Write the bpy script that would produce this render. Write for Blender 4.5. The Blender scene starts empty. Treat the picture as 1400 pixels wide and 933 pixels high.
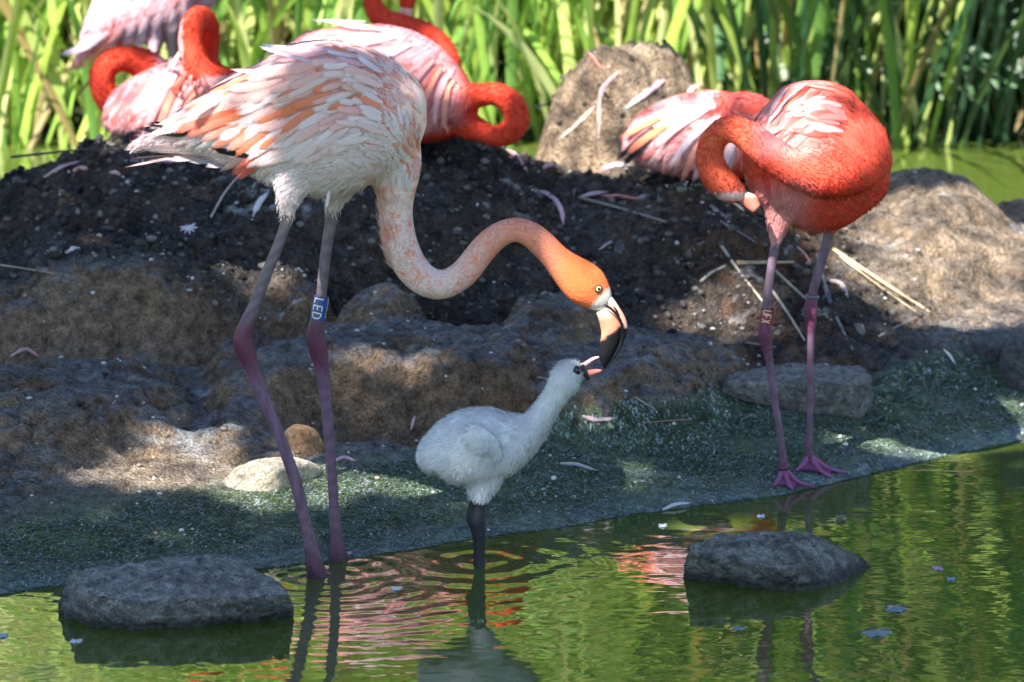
import bpy, bmesh, math, random
import numpy as np
from mathutils import Vector, Matrix
from mathutils.bvhtree import BVHTree

# ------------------------------------------------------------------ camera, sky, sun, exposure
scn = bpy.context.scene
COL = scn.collection
PITCH = math.radians(12.0)
CAM = np.array((0.0, -7.7, 2.0))
FPX = 8000.0                      # focal length in photograph pixels (1400 wide)
cd = bpy.data.cameras.new("camera"); cam = bpy.data.objects.new("camera", cd); COL.objects.link(cam)
cam.location = CAM; cam.rotation_euler = (math.pi/2 - PITCH, 0, 0)
cd.sensor_width = 36.0; cd.lens = FPX*36.0/1400.0; cd.clip_end = 500; cd.clip_start = 0.1
cd.dof.use_dof = True; cd.dof.focus_distance = 8.12; cd.dof.aperture_fstop = 8.0
scn.camera = cam

SUN = np.array((-0.45, -0.68, 1.0)); SUN /= np.linalg.norm(SUN)
sun_el = math.asin(SUN[2]); sun_az = math.atan2(SUN[0], SUN[1])
w = bpy.data.worlds.new("World"); scn.world = w; w.use_nodes = True
nt = w.node_tree; nt.nodes.clear()
sky = nt.nodes.new('ShaderNodeTexSky'); sky.sky_type = 'NISHITA'; sky.sun_disc = False
sky.sun_elevation = sun_el; sky.sun_rotation = sun_az; sky.altitude = 50; sky.dust_density = 0.4; sky.ozone_density = 2.5
bg = nt.nodes.new('ShaderNodeBackground'); bg.inputs[1].default_value = 0.068
wo = nt.nodes.new('ShaderNodeOutputWorld')
nt.links.new(sky.outputs[0], bg.inputs[0]); nt.links.new(bg.outputs[0], wo.inputs[0])
sl = bpy.data.lights.new("sun", 'SUN'); sl.energy = 5.0; sl.angle = math.radians(0.5); sl.color = (1.0, 0.955, 0.88)
so = bpy.data.objects.new("sun", sl); COL.objects.link(so); so.location = (-3, -3, 9)
so.rotation_euler = Vector(SUN).to_track_quat('Z', 'Y').to_euler()
scn.view_settings.view_transform = 'Standard'; scn.view_settings.look = 'None'
scn.view_settings.gamma = 1.0; scn.view_settings.exposure = 2.2
scn.view_settings.use_curve_mapping = False
scn.cycles.max_bounces = 8; scn.cycles.diffuse_bounces = 3; scn.cycles.glossy_bounces = 3
scn.cycles.transmission_bounces = 4; scn.cycles.transparent_max_bounces = 14
scn.cycles.caustics_reflective = False; scn.cycles.caustics_refractive = False
scn.cycles.use_denoising = True

# ------------------------------------------------------------------ pixel helpers (photograph pixels -> directions)
_F = np.array((0, math.cos(PITCH), -math.sin(PITCH))); _U = np.array((0, math.sin(PITCH), math.cos(PITCH))); _R = np.array((1.0, 0, 0))
def ray(px, py):
    return _F + (px-700.0)/FPX*_R - (py-466.5)/FPX*_U
def W(px, py, y):                 # the point of that direction at world depth y
    d = ray(px, py); return CAM + d*((y-CAM[1])/d[1])
def G(px, py, z=0.0):             # the point of that direction on the level z
    d = ray(px, py); return CAM + d*((z-CAM[2])/d[2])
def PXM(y):                       # metres per photograph pixel at depth y
    return (y-CAM[1])/math.cos(PITCH)/FPX
def proj(V):
    V = np.asarray(V, float) - CAM
    f = V@_F
    return 700+FPX*(V@_R)/f, 466.5-FPX*(V@_U)/f
rng = np.random.default_rng(7)
random.seed(7)

# ------------------------------------------------------------------ numpy noise
def _h(i, j, s):
    v = np.sin(i*127.1 + j*311.7 + s*74.7)*43758.5453
    return v-np.floor(v)
def vnoise(x, y, s=0):
    i = np.floor(x); j = np.floor(y); u = x-i; v = y-j
    u = u*u*(3-2*u); v = v*v*(3-2*v)
    return (_h(i,j,s)*(1-u)+_h(i+1,j,s)*u)*(1-v)+(_h(i,j+1,s)*(1-u)+_h(i+1,j+1,s)*u)*v
def fbm(x, y, o=4, s=0, g=0.5):
    x = np.asarray(x, float); y = np.asarray(y, float)
    t = 0.0; a = 1.0; n = 0.0
    for k in range(o):
        t = t+a*(vnoise(x*2**k+17.3*k, y*2**k-9.1*k, s+k)-0.5); n += a; a *= g
    return t/n*2
def sst(a, b, x):
    t = np.clip((x-a)/(b-a), 0, 1); return t*t*(3-2*t)
def lerp3(a, b, t):
    t = np.asarray(t)[..., None]; return np.asarray(a)*(1-t)+np.asarray(b)*t

# ------------------------------------------------------------------ mesh / object helpers
def mk_mesh(name, V, F, col=None, uv=None, smooth=True, extra=None):
    me = bpy.data.meshes.new(name)
    V = np.asarray(V, np.float32)
    if isinstance(F, np.ndarray):
        n, k = F.shape
        me.vertices.add(len(V)); me.vertices.foreach_set('co', V.ravel())
        me.loops.add(n*k); me.loops.foreach_set('vertex_index', F.astype(np.int32).ravel())
        me.polygons.add(n); me.polygons.foreach_set('loop_start', np.arange(0, n*k, k, dtype=np.int32))
        me.update(calc_edges=True); me.validate()
    else:
        me.from_pydata(V.tolist(), [], F); me.update()
    if smooth: me.polygons.foreach_set('use_smooth', np.ones(len(me.polygons), bool))
    set_attr(me, col, uv, extra)
    return me
def set_attr(me, col=None, uv=None, extra=None):
    n = len(me.vertices)
    if col is not None:
        c = np.ones((n, 4), np.float32); c[:, :3] = np.clip(col, 0, 1)
        a = me.attributes.new('Col', 'FLOAT_COLOR', 'POINT'); a.data.foreach_set('color', c.ravel())
    if uv is not None:
        a = me.attributes.new('fuv', 'FLOAT2', 'POINT'); a.data.foreach_set('vector', np.asarray(uv, np.float32).ravel())
    for k, v in (extra or {}).items():
        a = me.attributes.new(k, 'FLOAT', 'POINT'); a.data.foreach_set('value', np.asarray(v, np.float32))
def obj(name, me, mat=None, parent=None, **props):
    o = bpy.data.objects.new(name, me); COL.objects.link(o)
    if mat is not None: me.materials.clear(); me.materials.append(mat)
    if parent is not None:
        o.parent = parent
        o.matrix_parent_inverse = Matrix.Translation(-parent.location) if parent.parent is None else Matrix.Identity(4)
    for k, v in props.items(): o[k] = v
    return o
def empty(name, loc, **props):
    o = bpy.data.objects.new(name, None); COL.objects.link(o); o.location = Vector([float(c) for c in loc])
    o.empty_display_size = 0.05
    for k, v in props.items(): o[k] = v
    return o
def cat(parts):                   # join (V,F[,C[,UV]]) tuples with array faces of the same arity
    V = []; F = []; C = []; U = []; n = 0
    for p in parts:
        V.append(p[0]); F.append(np.asarray(p[1])+n); n += len(p[0])
        if len(p) > 2: C.append(p[2])
        if len(p) > 3: U.append(p[3])
    return (np.concatenate(V), np.concatenate(F), np.concatenate(C) if C else None, np.concatenate(U) if U else None)
def crom(P, n):                   # Catmull-Rom resample of control rows to n rows
    P = np.asarray(P, float); m = len(P)
    seg = np.linalg.norm(np.diff(P[:, :3], axis=0), axis=1)**0.5+1e-9
    t = np.concatenate([[0], np.cumsum(seg)]); T = np.linspace(0, t[-1], n)
    mt = np.zeros_like(P)
    for i in range(m):
        if i == 0: mt[i] = (P[1]-P[0])/(t[1]-t[0])
        elif i == m-1: mt[i] = (P[-1]-P[-2])/(t[-1]-t[-2])
        else:
            a = (P[i]-P[i-1])/(t[i]-t[i-1]); b = (P[i+1]-P[i])/(t[i+1]-t[i])
            wa = t[i+1]-t[i]; wb = t[i]-t[i-1]; mt[i] = (a*wa+b*wb)/(wa+wb)
    k = np.clip(np.searchsorted(t, T, side='right')-1, 0, m-2)
    h = (t[k+1]-t[k])[:, None]; u = ((T-t[k])[:, None])/h
    return ((2*u**3-3*u**2+1)*P[k]+(u**3-2*u**2+u)*h*mt[k]+(-2*u**3+3*u**2)*P[k+1]+(u**3-u**2)*h*mt[k+1])
def rings(C, RA, RB, nseg=16, side=(0, 1, 0)):
    """tube along points C; RA radius across (in plane), RB radius along 'side'; returns V, quads+caps as a face list"""
    C = np.asarray(C, float); n = len(C)
    T = np.gradient(C, axis=0); T /= np.linalg.norm(T, axis=1)[:, None]+1e-12
    s = np.asarray(side, float); s = s-T[0]*(s@T[0]); s /= np.linalg.norm(s)
    V = np.zeros((n, nseg, 3)); a = np.arange(nseg)/nseg*2*math.pi
    for i in range(n):
        s = s-T[i]*(s@T[i]); s /= np.linalg.norm(s)+1e-12
        u = np.cross(T[i], s)
        V[i] = C[i]+np.outer(np.cos(a)*RB[i], s)+np.outer(np.sin(a)*RA[i], u)
    i, j = np.meshgrid(np.arange(n-1), np.arange(nseg), indexing='ij')
    j2 = (j+1) % nseg
    Q = np.stack([i*nseg+j, i*nseg+j2, (i+1)*nseg+j2, (i+1)*nseg+j], -1).reshape(-1, 4)
    F = [tuple(q) for q in Q.tolist()]
    F.append(tuple(range(nseg-1, -1, -1))); F.append(tuple(range((n-1)*nseg, n*nseg)))
    return V.reshape(-1, 3), F, Q
def tube_px(pts, y0, n=40, nseg=16):
    """pts rows (px, py, dy, r_px[, r_side_px]) -> lofted tube in world space"""
    rows = []
    for p in pts:
        q = W(p[0], p[1], y0+p[2]); s = PXM(y0+p[2]); r = p[3]*s; rs = (p[4] if len(p) > 4 else p[3])*s
        rows.append((*q, r, rs))
    R = crom(rows, n)
    return rings(R[:, :3], np.maximum(R[:, 3], 1e-4), np.maximum(R[:, 4], 1e-4), nseg)
def fuse(name, tubes, voxel=0.005, smooth=4, disp=None):
    """union of overlapping closed tubes as ONE continuous surface"""
    V = []; F = []; n = 0
    for t in tubes:
        V.extend(t[0].tolist()); F.extend([tuple(i+n for i in f) for f in t[1]]); n += len(t[0])
    me = bpy.data.meshes.new(name); me.from_pydata(V, [], F)
    bm = bmesh.new(); bm.from_mesh(me); bmesh.ops.recalc_face_normals(bm, faces=bm.faces); bm.to_mesh(me); bm.free()
    o = bpy.data.objects.new(name, me); COL.objects.link(o)
    m = o.modifiers.new('r', 'REMESH'); m.mode = 'VOXEL'; m.voxel_size = voxel; m.use_smooth_shade = True
    if smooth:
        m = o.modifiers.new('s', 'SMOOTH'); m.iterations = smooth; m.factor = 0.5
    dg = bpy.context.evaluated_depsgraph_get(); dg.update()
    out = bpy.data.meshes.new_from_object(o.evaluated_get(dg)); out.name = name
    bpy.data.objects.remove(o); bpy.data.meshes.remove(me)
    out.polygons.foreach_set('use_smooth', np.ones(len(out.polygons), bool))
    return out
def mverts(me):
    a = np.zeros(len(me.vertices)*3, np.float32); me.vertices.foreach_get('co', a); return a.reshape(-1, 3).astype(float)
def mnorms(me):
    a = np.zeros(len(me.vertices)*3, np.float32); me.vertices.foreach_get('normal', a); return a.reshape(-1, 3).astype(float)

# ------------------------------------------------------------------ materials
class NT:
    def __init__(s, name):
        s.m = bpy.data.materials.new(name); s.m.use_nodes = True; s.t = s.m.node_tree
        s.t.nodes.clear(); s.out = s.n('ShaderNodeOutputMaterial'); s.b = s.n('ShaderNodeBsdfPrincipled')
        s.l(s.b.outputs[0], s.out.inputs[0])
    def n(s, k, **kw):
        x = s.t.nodes.new(k)
        for a, v in kw.items(): setattr(x, a, v)
        return x
    def l(s, a, b): s.t.links.new(a, b)
    def val(s, sock, v):
        if hasattr(v, 'is_linked') or hasattr(v, 'links'): s.l(v, sock)
        else: sock.default_value = v
    def math(s, op, a, b=0.0, c=None, clamp=False):
        x = s.n('ShaderNodeMath', operation=op); x.use_clamp = clamp
        s.val(x.inputs[0], a); s.val(x.inputs[1], b)
        if c is not None: s.val(x.inputs[2], c)
        return x.outputs[0]
    def mix(s, f, a, b, mode='MIX'):
        x = s.n('ShaderNodeMix', data_type='RGBA', blend_type=mode)
        s.val(x.inputs[0], f); s.val(x.inputs[6], a); s.val(x.inputs[7], b); return x.outputs[2]
    def attr(s, name): return s.n('ShaderNodeAttribute', attribute_name=name)
    def noise(s, scale, detail=4, rough=0.55, vec=None, dist=0.0):
        x = s.n('ShaderNodeTexNoise'); x.inputs['Scale'].default_value = scale; x.inputs['Detail'].default_value = detail
        x.inputs['Roughness'].default_value = rough; x.inputs['Distortion'].default_value = dist
        s.l(vec if vec is not None else s.pos(), x.inputs['Vector']); return x.outputs[0]
    def pos(s):
        if not hasattr(s, '_p'): s._p = s.n('ShaderNodeNewGeometry')
        return s._p.outputs['Position']
    def ramp(s, f, stops):
        x = s.n('ShaderNodeValToRGB'); e = x.color_ramp.elements
        while len(e) < len(stops): e.new(0.5)
        for k, (p, c) in zip(e, stops): k.position = p; k.color = (*c, 1) if len(c) == 3 else c
        s.l(f, x.inputs[0]); return x.outputs[0]
    def bump(s, h, strength=0.5, dist=0.01, prev=None):
        x = s.n('ShaderNodeBump'); x.inputs['Strength'].default_value = strength; x.inputs['Distance'].default_value = dist
        s.l(h, x.inputs['Height'])
        if prev is not None: s.l(prev, x.inputs['Normal'])
        return x.outputs[0]
    def set(s, **kw):
        for k, v in kw.items(): s.val(s.b.inputs[k.replace('_', ' ')], v)
def mat_col(name, rough=0.6, spec=0.4, nscale=120.0, namt=0.25, bstr=0.3, bdist=0.002, translucent=0.0, sheen=0.0, sss=0.0):
    m = NT(name); a = m.attr('Col'); nz = m.noise(nscale, 5, 0.6)
    k = m.math('MULTIPLY_ADD', nz, 2*namt, 1-namt)
    mul = m.n('ShaderNodeVectorMath', operation='SCALE'); m.l(a.outputs['Color'], mul.inputs[0]); m.l(k, mul.inputs['Scale'])
    m.l(mul.outputs[0], m.b.inputs['Base Color'])
    m.set(Roughness=rough); m.b.inputs['Specular IOR Level'].default_value = spec
    m.l(m.bump(nz, bstr, bdist), m.b.inputs['Normal'])
    if sheen: m.b.inputs['Sheen Weight'].default_value = sheen
    if sss:
        m.b.inputs['Subsurface Weight'].default_value = sss; m.b.inputs['Subsurface Scale'].default_value = 0.01
    if translucent:
        t = m.n('ShaderNodeBsdfTranslucent'); m.l(mul.outputs[0], t.inputs[0])
        x = m.n('ShaderNodeMixShader'); x.inputs[0].default_value = translucent
        m.l(m.b.outputs[0], x.inputs[1]); m.l(t.outputs[0], x.inputs[2]); m.l(x.outputs[0], m.out.inputs[0])
    return m.m
def mat_feather(name):
    m = NT(name); a = m.attr('Col'); u = m.attr('fuv')
    sp = m.n('ShaderNodeSeparateXYZ'); m.l(u.outputs['Vector'], sp.inputs[0])
    au = m.math('ABSOLUTE', sp.outputs[0])
    ph = m.math('SUBTRACT', m.math('MULTIPLY', sp.outputs[1], 150.0), m.math('MULTIPLY', au, 9.0))
    nz = m.noise(420.0, 3, 0.6)
    ph = m.math('ADD', ph, m.math('MULTIPLY', nz, 9.0))
    wv = m.math('SINE', ph)
    k = m.math('MULTIPLY_ADD', wv, 0.045, 0.97)
    k = m.math('ADD', k, m.math('MULTIPLY_ADD', nz, 0.16, -0.08))
    sh = m.math('LESS_THAN', au, 0.05)                       # pale shaft
    k = m.math('ADD', k, m.math('MULTIPLY', sh, 0.12))
    mul = m.n('ShaderNodeVectorMath', operation='SCALE'); m.l(a.outputs['Color'], mul.inputs[0]); m.l(k, mul.inputs['Scale'])
    m.l(mul.outputs[0], m.b.inputs['Base Color']); m.set(Roughness=0.62); m.b.inputs['Specular IOR Level'].default_value = 0.15
    m.l(m.bump(wv, 0.25, 0.0006), m.b.inputs['Normal'])
    t = m.n('ShaderNodeBsdfTranslucent'); m.l(mul.outputs[0], t.inputs[0])
    x = m.n('ShaderNodeMixShader'); x.inputs[0].default_value = 0.22
    m.l(m.b.outputs[0], x.inputs[1]); m.l(t.outputs[0], x.inputs[2])
    # loose barbs: the vane thins out towards its edges and tip
    ed = m.math('ADD', m.math('SUBTRACT', 1.0, au), m.math('MULTIPLY_ADD', wv, 0.10, -0.10))
    ea = m.math('MULTIPLY', ed, 2.6, clamp=True)
    ta = m.math('MULTIPLY', m.math('ADD', m.math('SUBTRACT', 1.0, sp.outputs[1]), m.math('MULTIPLY_ADD', nz, 0.12, -0.05)), 6.0, clamp=True)
    al = m.math('MULTIPLY', ea, ta)
    tr = m.n('ShaderNodeBsdfTransparent'); y = m.n('ShaderNodeMixShader'); m.l(al, y.inputs[0]); m.l(tr.outputs[0], y.inputs[1]); m.l(x.outputs[0], y.inputs[2])
    m.l(y.outputs[0], m.out.inputs[0])
    return m.m
M = {}
M['feather'] = mat_feather('feather_vane')
M['skin'] = mat_col('plumage_base', 0.8, 0.08, 260, 0.16, 0.5, 0.003)
M['down'] = mat_col('down_fibres', 0.8, 0.1, 90, 0.12, 0.0, 0.001, translucent=0.3)
M['leg'] = mat_col('leg_scales', 0.34, 0.4, 420, 0.45, 0.8, 0.002)
M['bill'] = mat_col('bill_horn', 0.38, 0.22, 150, 0.12, 0.25, 0.001)
M['gloss'] = mat_col('wet_gloss', 0.12, 0.6, 60, 0.02, 0.0, 0.001)
M['band'] = mat_col('leg_band_plastic', 0.35, 0.5, 300, 0.08, 0.1, 0.0005)
M['wood'] = mat_col('dry_stem', 0.8, 0.2, 160, 0.35, 0.7, 0.003)
M['leaf'] = mat_col('reed_leaf', 0.42, 0.4, 25, 0.3, 0.2, 0.002, translucent=0.35)
M['treeleaf'] = mat_col('tree_leaf', 0.5, 0.3, 30, 0.3, 0.1, 0.002, translucent=0.25)
M['clod'] = mat_col('soil_clod', 0.95, 0.1, 220, 0.45, 0.8, 0.004)
M['algae'] = mat_col('algae_fibre', 0.38, 0.55, 60, 0.35, 0.0, 0.002)

# ------------------------------------------------------------------ the setting: ground
_sh = np.array([G(*p) for p in ((-900,960),(-400,880),(-150,835),(0,814),(90,800),(300,783),(450,768),(560,752),(655,735),(760,722),(870,702),(1000,687),(1080,674),(1180,650),(1290,625),(1400,602),(1600,560),(2100,480))])
def shore(x):
    return np.interp(x, _sh[:, 0], _sh[:, 1])
DOMES = [  # x, y, rx, ry, top, power, rotation
    (-0.665, 0.77, 0.235, 0.30, 0.150, 4.5, 0.0),     # front left mud mound
    (-0.43, 0.70, 0.095, 0.17, 0.108, 2.2, 0.3),
    (-0.62, 1.27, 0.37, 0.36, 0.250, 2.8, 0.0),        # second mound, left
    (-0.40, 0.95, 0.17, 0.25, 0.160, 5.0, 0.0),
    (-0.36, 1.17, 0.13, 0.13, 0.225, 2.4, 0.0),
    (-0.12, 0.99, 0.25, 0.25, 0.172, 9.0, 0.0),      # middle plateau
    (-0.20, 1.14, 0.11, 0.12, 0.205, 3.0, 0.0),
    (0.06, 1.10, 0.13, 0.17, 0.198, 4.0, 0.0),
    (0.15, 0.99, 0.24, 0.30, 0.150, 4.5, -0.3),
    (-0.36, 1.76, 0.80, 0.64, 0.325, 2.8, 0.0),        # great dark soil mound
    (0.30, 1.76, 0.36, 0.56, 0.28, 2.4, 0.0),
    (0.50, 1.55, 0.24, 0.36, 0.15, 2.2, 0.0),
    (0.19, 2.12, 0.205, 0.22, 0.43, 3.4, 0.0),         # mud nest
    (-0.15, 1.88, 0.18, 0.2, 0.345, 3.0, 0.0),
    (-0.56, 1.90, 0.20, 0.2, 0.345, 3.0, 0.0),
    (0.69, 1.92, 0.25, 0.42, 0.235, 2.3, 0.0),         # right hummocks
    (0.92, 1.78, 0.22, 0.36, 0.17, 2.3, 0.0),
    (0.60, 1.66, 0.13, 0.22, 0.15, 2.2, 0.4),
    (-1.35, 1.3, 0.45, 0.7, 0.27, 2.4, 0.0), (1.5, 2.0, 0.4, 0.5, 0.2, 2.4, 0.0),
]
PITS = [(-0.66, 1.05, 0.26, 0.06, 0.075), (-0.47, 0.90, 0.045, 0.12, 0.06), (-0.065, 1.17, 0.05, 0.075, 0.10), (-0.165, 0.735, 0.10, 0.062, 0.11), (-0.60, 0.50, 0.05, 0.03, 0.012),
        (0.17, 0.72, 0.06, 0.05, 0.012), (0.78, 1.64, 0.07, 0.05, 0.02), (-0.30, 0.80, 0.03, 0.05, 0.03)]
def height(x, y, fine=True):
    x = np.asarray(x, float); y = np.asarray(y, float)
    ys = shore(x)
    s = y-ys
    base = np.where(s > 0, 0.235*s, 0.30*s)
    cap = 0.092+0.012*(y-1)
    base = cap-np.logaddexp(0, (cap-base)*60)/60*1.0
    base = np.maximum(base, -0.35)
    wx = x+0.035*fbm(x*7, y*7, 3, 3)+0.012*fbm(x*24, y*24, 2, 5); wy = y+0.045*fbm(x*6, y*6, 3, 9)+0.012*fbm(x*26, y*26, 2, 6)
    acc = np.exp(base*55.0)
    for cx, cy, rx, ry, zt, p, ro in DOMES:
        dx = wx-cx; dy = wy-cy
        if ro: dx, dy = dx*math.cos(ro)+dy*math.sin(ro), -dx*math.sin(ro)+dy*math.cos(ro)
        d = np.sqrt((dx/rx)**2+(dy/ry)**2)+1e-6
        h = zt*(1-d**p)
        acc = acc+np.exp(np.clip(h, -0.3, 1)*55.0)*(h > -0.25)
    z = np.log(acc)/55.0
    for cx, cy, rx, ry, dp in PITS:
        z = z-dp*np.exp(-((wx-cx)/rx)**2-((wy-cy)/ry)**2)
    back = sst(2.35, 3.1, y)
    z = z-0.45*back
    far = sst(3.35, 3.8, y+0.05*fbm(x*2, y*2, 2, 4))
    z = z+far*(0.52)
    if fine:
        land = sst(0.045, 0.085, z)*(1-far)
        soil = soilmask(x, y)*land
        z = z+land*(0.012*fbm(x*16, y*16, 4, 21)+0.0075*fbm(x*44, y*44, 3, 22, 0.7)-0.010*sst(0.10, 0.0, np.abs(fbm(x*9, y*12, 4, 28, 0.6))))
        rid = np.abs(fbm(x*30, y*30, 3, 31))
        z = z+soil*(0.026*fbm(x*24, y*24, 5, 23, 0.72)+0.016*(0.35-rid))
        z = z+(1-land)*(0.0035*fbm(x*14, y*14, 4, 25)+0.0012*fbm(x*70, y*90, 2, 26))
        hol = sst(0.25, 0.55, fbm(x*13, y*13, 3, 41))*land
        z = z-hol*0.020
        nestm = np.exp(-(((x-0.19)/0.24)**2+((y-2.1)/0.25)**2)**2)
        z = z+nestm*(0.030*fbm(x*20, y*20, 4, 29, 0.65)-0.02*sst(0.06, 0.0, np.abs(fbm(x*14, y*14, 3, 30))))
    return z
def soilmask(x, y):                # loose dark soil on the great mound
    a = sst(1.10, 1.24, y+0.06*fbm(x*8, y*8, 2, 71))*(1-sst(0.52, 0.66, x+0.10*fbm(x*6, y*6, 2, 72)+0.25*(y-1.5)))
    nest = np.exp(-(((x-0.17)/0.22)**2+((y-2.05)/0.2)**2)**2)
    return np.clip(a*(1-0.9*nest), 0, 1)
def T(px, py, lift=0.0):           # first point of the ground along that direction
    d = ray(px, py); t = np.linspace(7.0, 12.5, 1400)
    P = CAM+d*t[:, None]; z = np.maximum(height(P[:, 0], P[:, 1]), 0.0)
    k = int(np.argmax(P[:, 2] < z+lift))
    if k == 0: return G(px, py, 0.0)
    a = (P[k-1, 2]-z[k-1]-lift); b = (z[k]+lift-P[k, 2]); f = a/(a+b+1e-9)
    return P[k-1]*(1-f)+P[k]*f
gx = np.concatenate([np.linspace(-14, -1.6, 40)[:-1], np.arange(-1.6, 1.6, 0.0062), np.linspace(1.6, 14, 40)])
gy = np.concatenate([np.linspace(-12, -0.6, 24)[:-1], np.arange(-0.6, 2.7, 0.0085), np.linspace(2.7, 4.0, 50)[1:-1], np.linspace(4.0, 30, 40)])
X, Y = np.meshgrid(gx, gy, indexing='ij')
Z = height(X, Y)
nx, ny = X.shape
ii, jj = np.meshgrid(np.arange(nx-1), np.arange(ny-1), indexing='ij')
Q = np.stack([ii*ny+jj, (ii+1)*ny+jj, (ii+1)*ny+jj+1, ii*ny+jj+1], -1).reshape(-1, 4)
x = X.ravel(); y = Y.ravel(); z = Z.ravel()
soil = soilmask(x, y)
tan_ = np.array((0.31, 0.215, 0.14)); grey = np.array((0.215, 0.215, 0.225)); dark = np.array((0.048, 0.042, 0.038)); red = np.array((0.23, 0.15, 0.095))
n1 = fbm(x*5, y*5, 4, 51); n2 = fbm(x*17, y*17, 4, 52); n3 = fbm(x*40, y*40, 3, 53)
gz = np.gradient(Z, gx, axis=0); gzy = np.gradient(Z, gy, axis=1); slope = np.hypot(gz, gzy).ravel()
flat = 1-sst(0.42, 1.05, slope+0.25*n2)
c = lerp3(tan_, red, sst(-0.2, 0.5, n1))
c = lerp3(c, grey, np.clip(flat*(0.95+0.35*n2), 0, 1))
c = lerp3(c, (0.13, 0.115, 0.105), sst(0.15, 0.6, n2+0.4*n1)*0.6)
c = lerp3(c, dark, soil*np.clip(0.86+0.25*n2, 0, 1))
c = lerp3(c, (0.15, 0.14, 0.13), soil*sst(0.05, 0.5, n1+0.5*n2)*0.6)
c = lerp3(c, (0.19, 0.10, 0.055), soil*sst(0.15, 0.4, x+0.2*n1)*sst(-0.1, 0.3, n2)*0.75)
s_ = y-shore(x)
edge = 0.30+0.10*fbm(x*4, y*4, 3, 61)+0.03*n3+0.07*sst(0.0, 0.5, x)+0.06*sst(-0.35, -0.7, x)*0
alg = (1-sst(edge-0.06, edge+0.02, s_))*(1-sst(0.085, 0.115, z))*(y < 2.6)
mudm = sst(-0.5, -0.75, x+0.05*n1)*sst(0.12, 0.28, s_+0.05*n2)*0.75
ac = lerp3((0.12, 0.18, 0.10), (0.045, 0.085, 0.04), sst(-0.3, 0.4, fbm(x*9, y*16, 4, 63)))
ac = lerp3(ac, (0.20, 0.27, 0.28), sst(0.12, 0.6, n3+0.5*n2)*0.42)
ac = lerp3(ac, (0.09, 0.17, 0.03), sst(0.0, 0.5, fbm(x*3+4, y*3, 3, 64))*0.35)
rim = np.exp(-((s_-0.02)/0.035)**2)
ac = lerp3(ac, (0.30, 0.38, 0.40), rim*np.clip(0.6+0.6*n3, 0, 1)*0.8)  # bluish sky reflection on the wet edge painted into the colour
c = lerp3(c, ac, alg*(1-mudm))
c = lerp3(c, (0.10, 0.095, 0.085), mudm*alg)
lit_mud = np.clip(np.exp(-(((x-0.18)/0.23)**2+((y-2.1)/0.3)**2)**2)+sst(0.5, 0.62, x+0.05*n1)*sst(1.35, 1.55, y)*(y < 2.6), 0, 1)  # dry mud, with the sun on nest and right hummocks painted in
c = lerp3(c, (0.40, 0.295, 0.20), lit_mud*np.clip(0.8+0.5*n2, 0, 1))
sand = np.exp(-((x+0.50)/0.17)**2-((y-0.49)/0.10)**2)
c = lerp3(c, (0.34, 0.25, 0.17), sand*0.9)
drop = (1-sand)*sst(0.40, 0.56, fbm(x*11, y*17, 4, 81)+0.16*n3)*flat*(1-alg)*(y < 2.7)
c = lerp3(c, (0.62, 0.62, 0.60), drop*0.75)
c = lerp3(c, (0.02, 0.022, 0.012), sst(0.0, -0.02, z))
c = lerp3(c, (0.06, 0.07, 0.03), sst(3.3, 3.6, y))
me = mk_mesh('ground', np.stack([x, y, z], -1), Q, c, extra={'wet': alg*(1-mudm*0.6), 'soil': soil})
g = NT('ground_earth'); a = g.attr('Col'); wet = g.attr('wet').outputs['Fac']; so_ = g.attr('soil').outputs['Fac']
nA = g.noise(55, 8, 0.65); nB = g.noise(240, 6, 0.7); nC = g.noise(14, 6, 0.6)
vv = g.n('ShaderNodeTexVoronoi'); vv.inputs['Scale'].default_value = 170; g.l(g.pos(), vv.inputs['Vector'])
k = g.math('MAXIMUM', g.math('MULTIPLY_ADD', nA, 3.4, -0.7), 0.25); k = g.math('MULTIPLY', k, g.math('MAXIMUM', g.math('MULTIPLY_ADD', nB, 3.2, -0.6), 0.3))
mul = g.n('ShaderNodeVectorMath', operation='SCALE'); g.l(a.outputs['Color'], mul.inputs[0]); g.l(k, mul.inputs['Scale'])
spk = g.math('GREATER_THAN', g.noise(330, 2, 0.5), 0.68)
pit = g.math('SUBTRACT', 1.0, g.math('MULTIPLY', g.math('SUBTRACT', g.noise(120, 5, 0.7), 0.58), 9.0, clamp=True))
k = g.math('MULTIPLY', k, g.math('MULTIPLY_ADD', pit, 0.7, 0.3)); g.l(k, mul.inputs['Scale'])
colr = g.mix(g.math('MULTIPLY', spk, 0.55), mul.outputs[0], (0.42, 0.40, 0.38, 1))
g.l(colr, g.b.inputs['Base Color'])
g.l(g.math('MULTIPLY_ADD', wet, -0.42, 0.92), g.b.inputs['Roughness'])
g.l(g.math('MULTIPLY_ADD', wet, 0.35, 0.12), g.b.inputs['Specular IOR Level'])
hsum = g.math('ADD', g.math('MULTIPLY', nA, 0.6), g.math('MULTIPLY', nB, 0.35))
hsum = g.math('ADD', hsum, g.math('MULTIPLY', vv.outputs['Distance'], 0.25))
g.l(g.bump(hsum, 1.0, 0.04), g.b.inputs['Normal'])
ground = obj('ground', me, g.m, kind='structure', label='muddy island bank with brown mounds and green algae slope')
GV = np.stack([x, y, z], -1)

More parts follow.
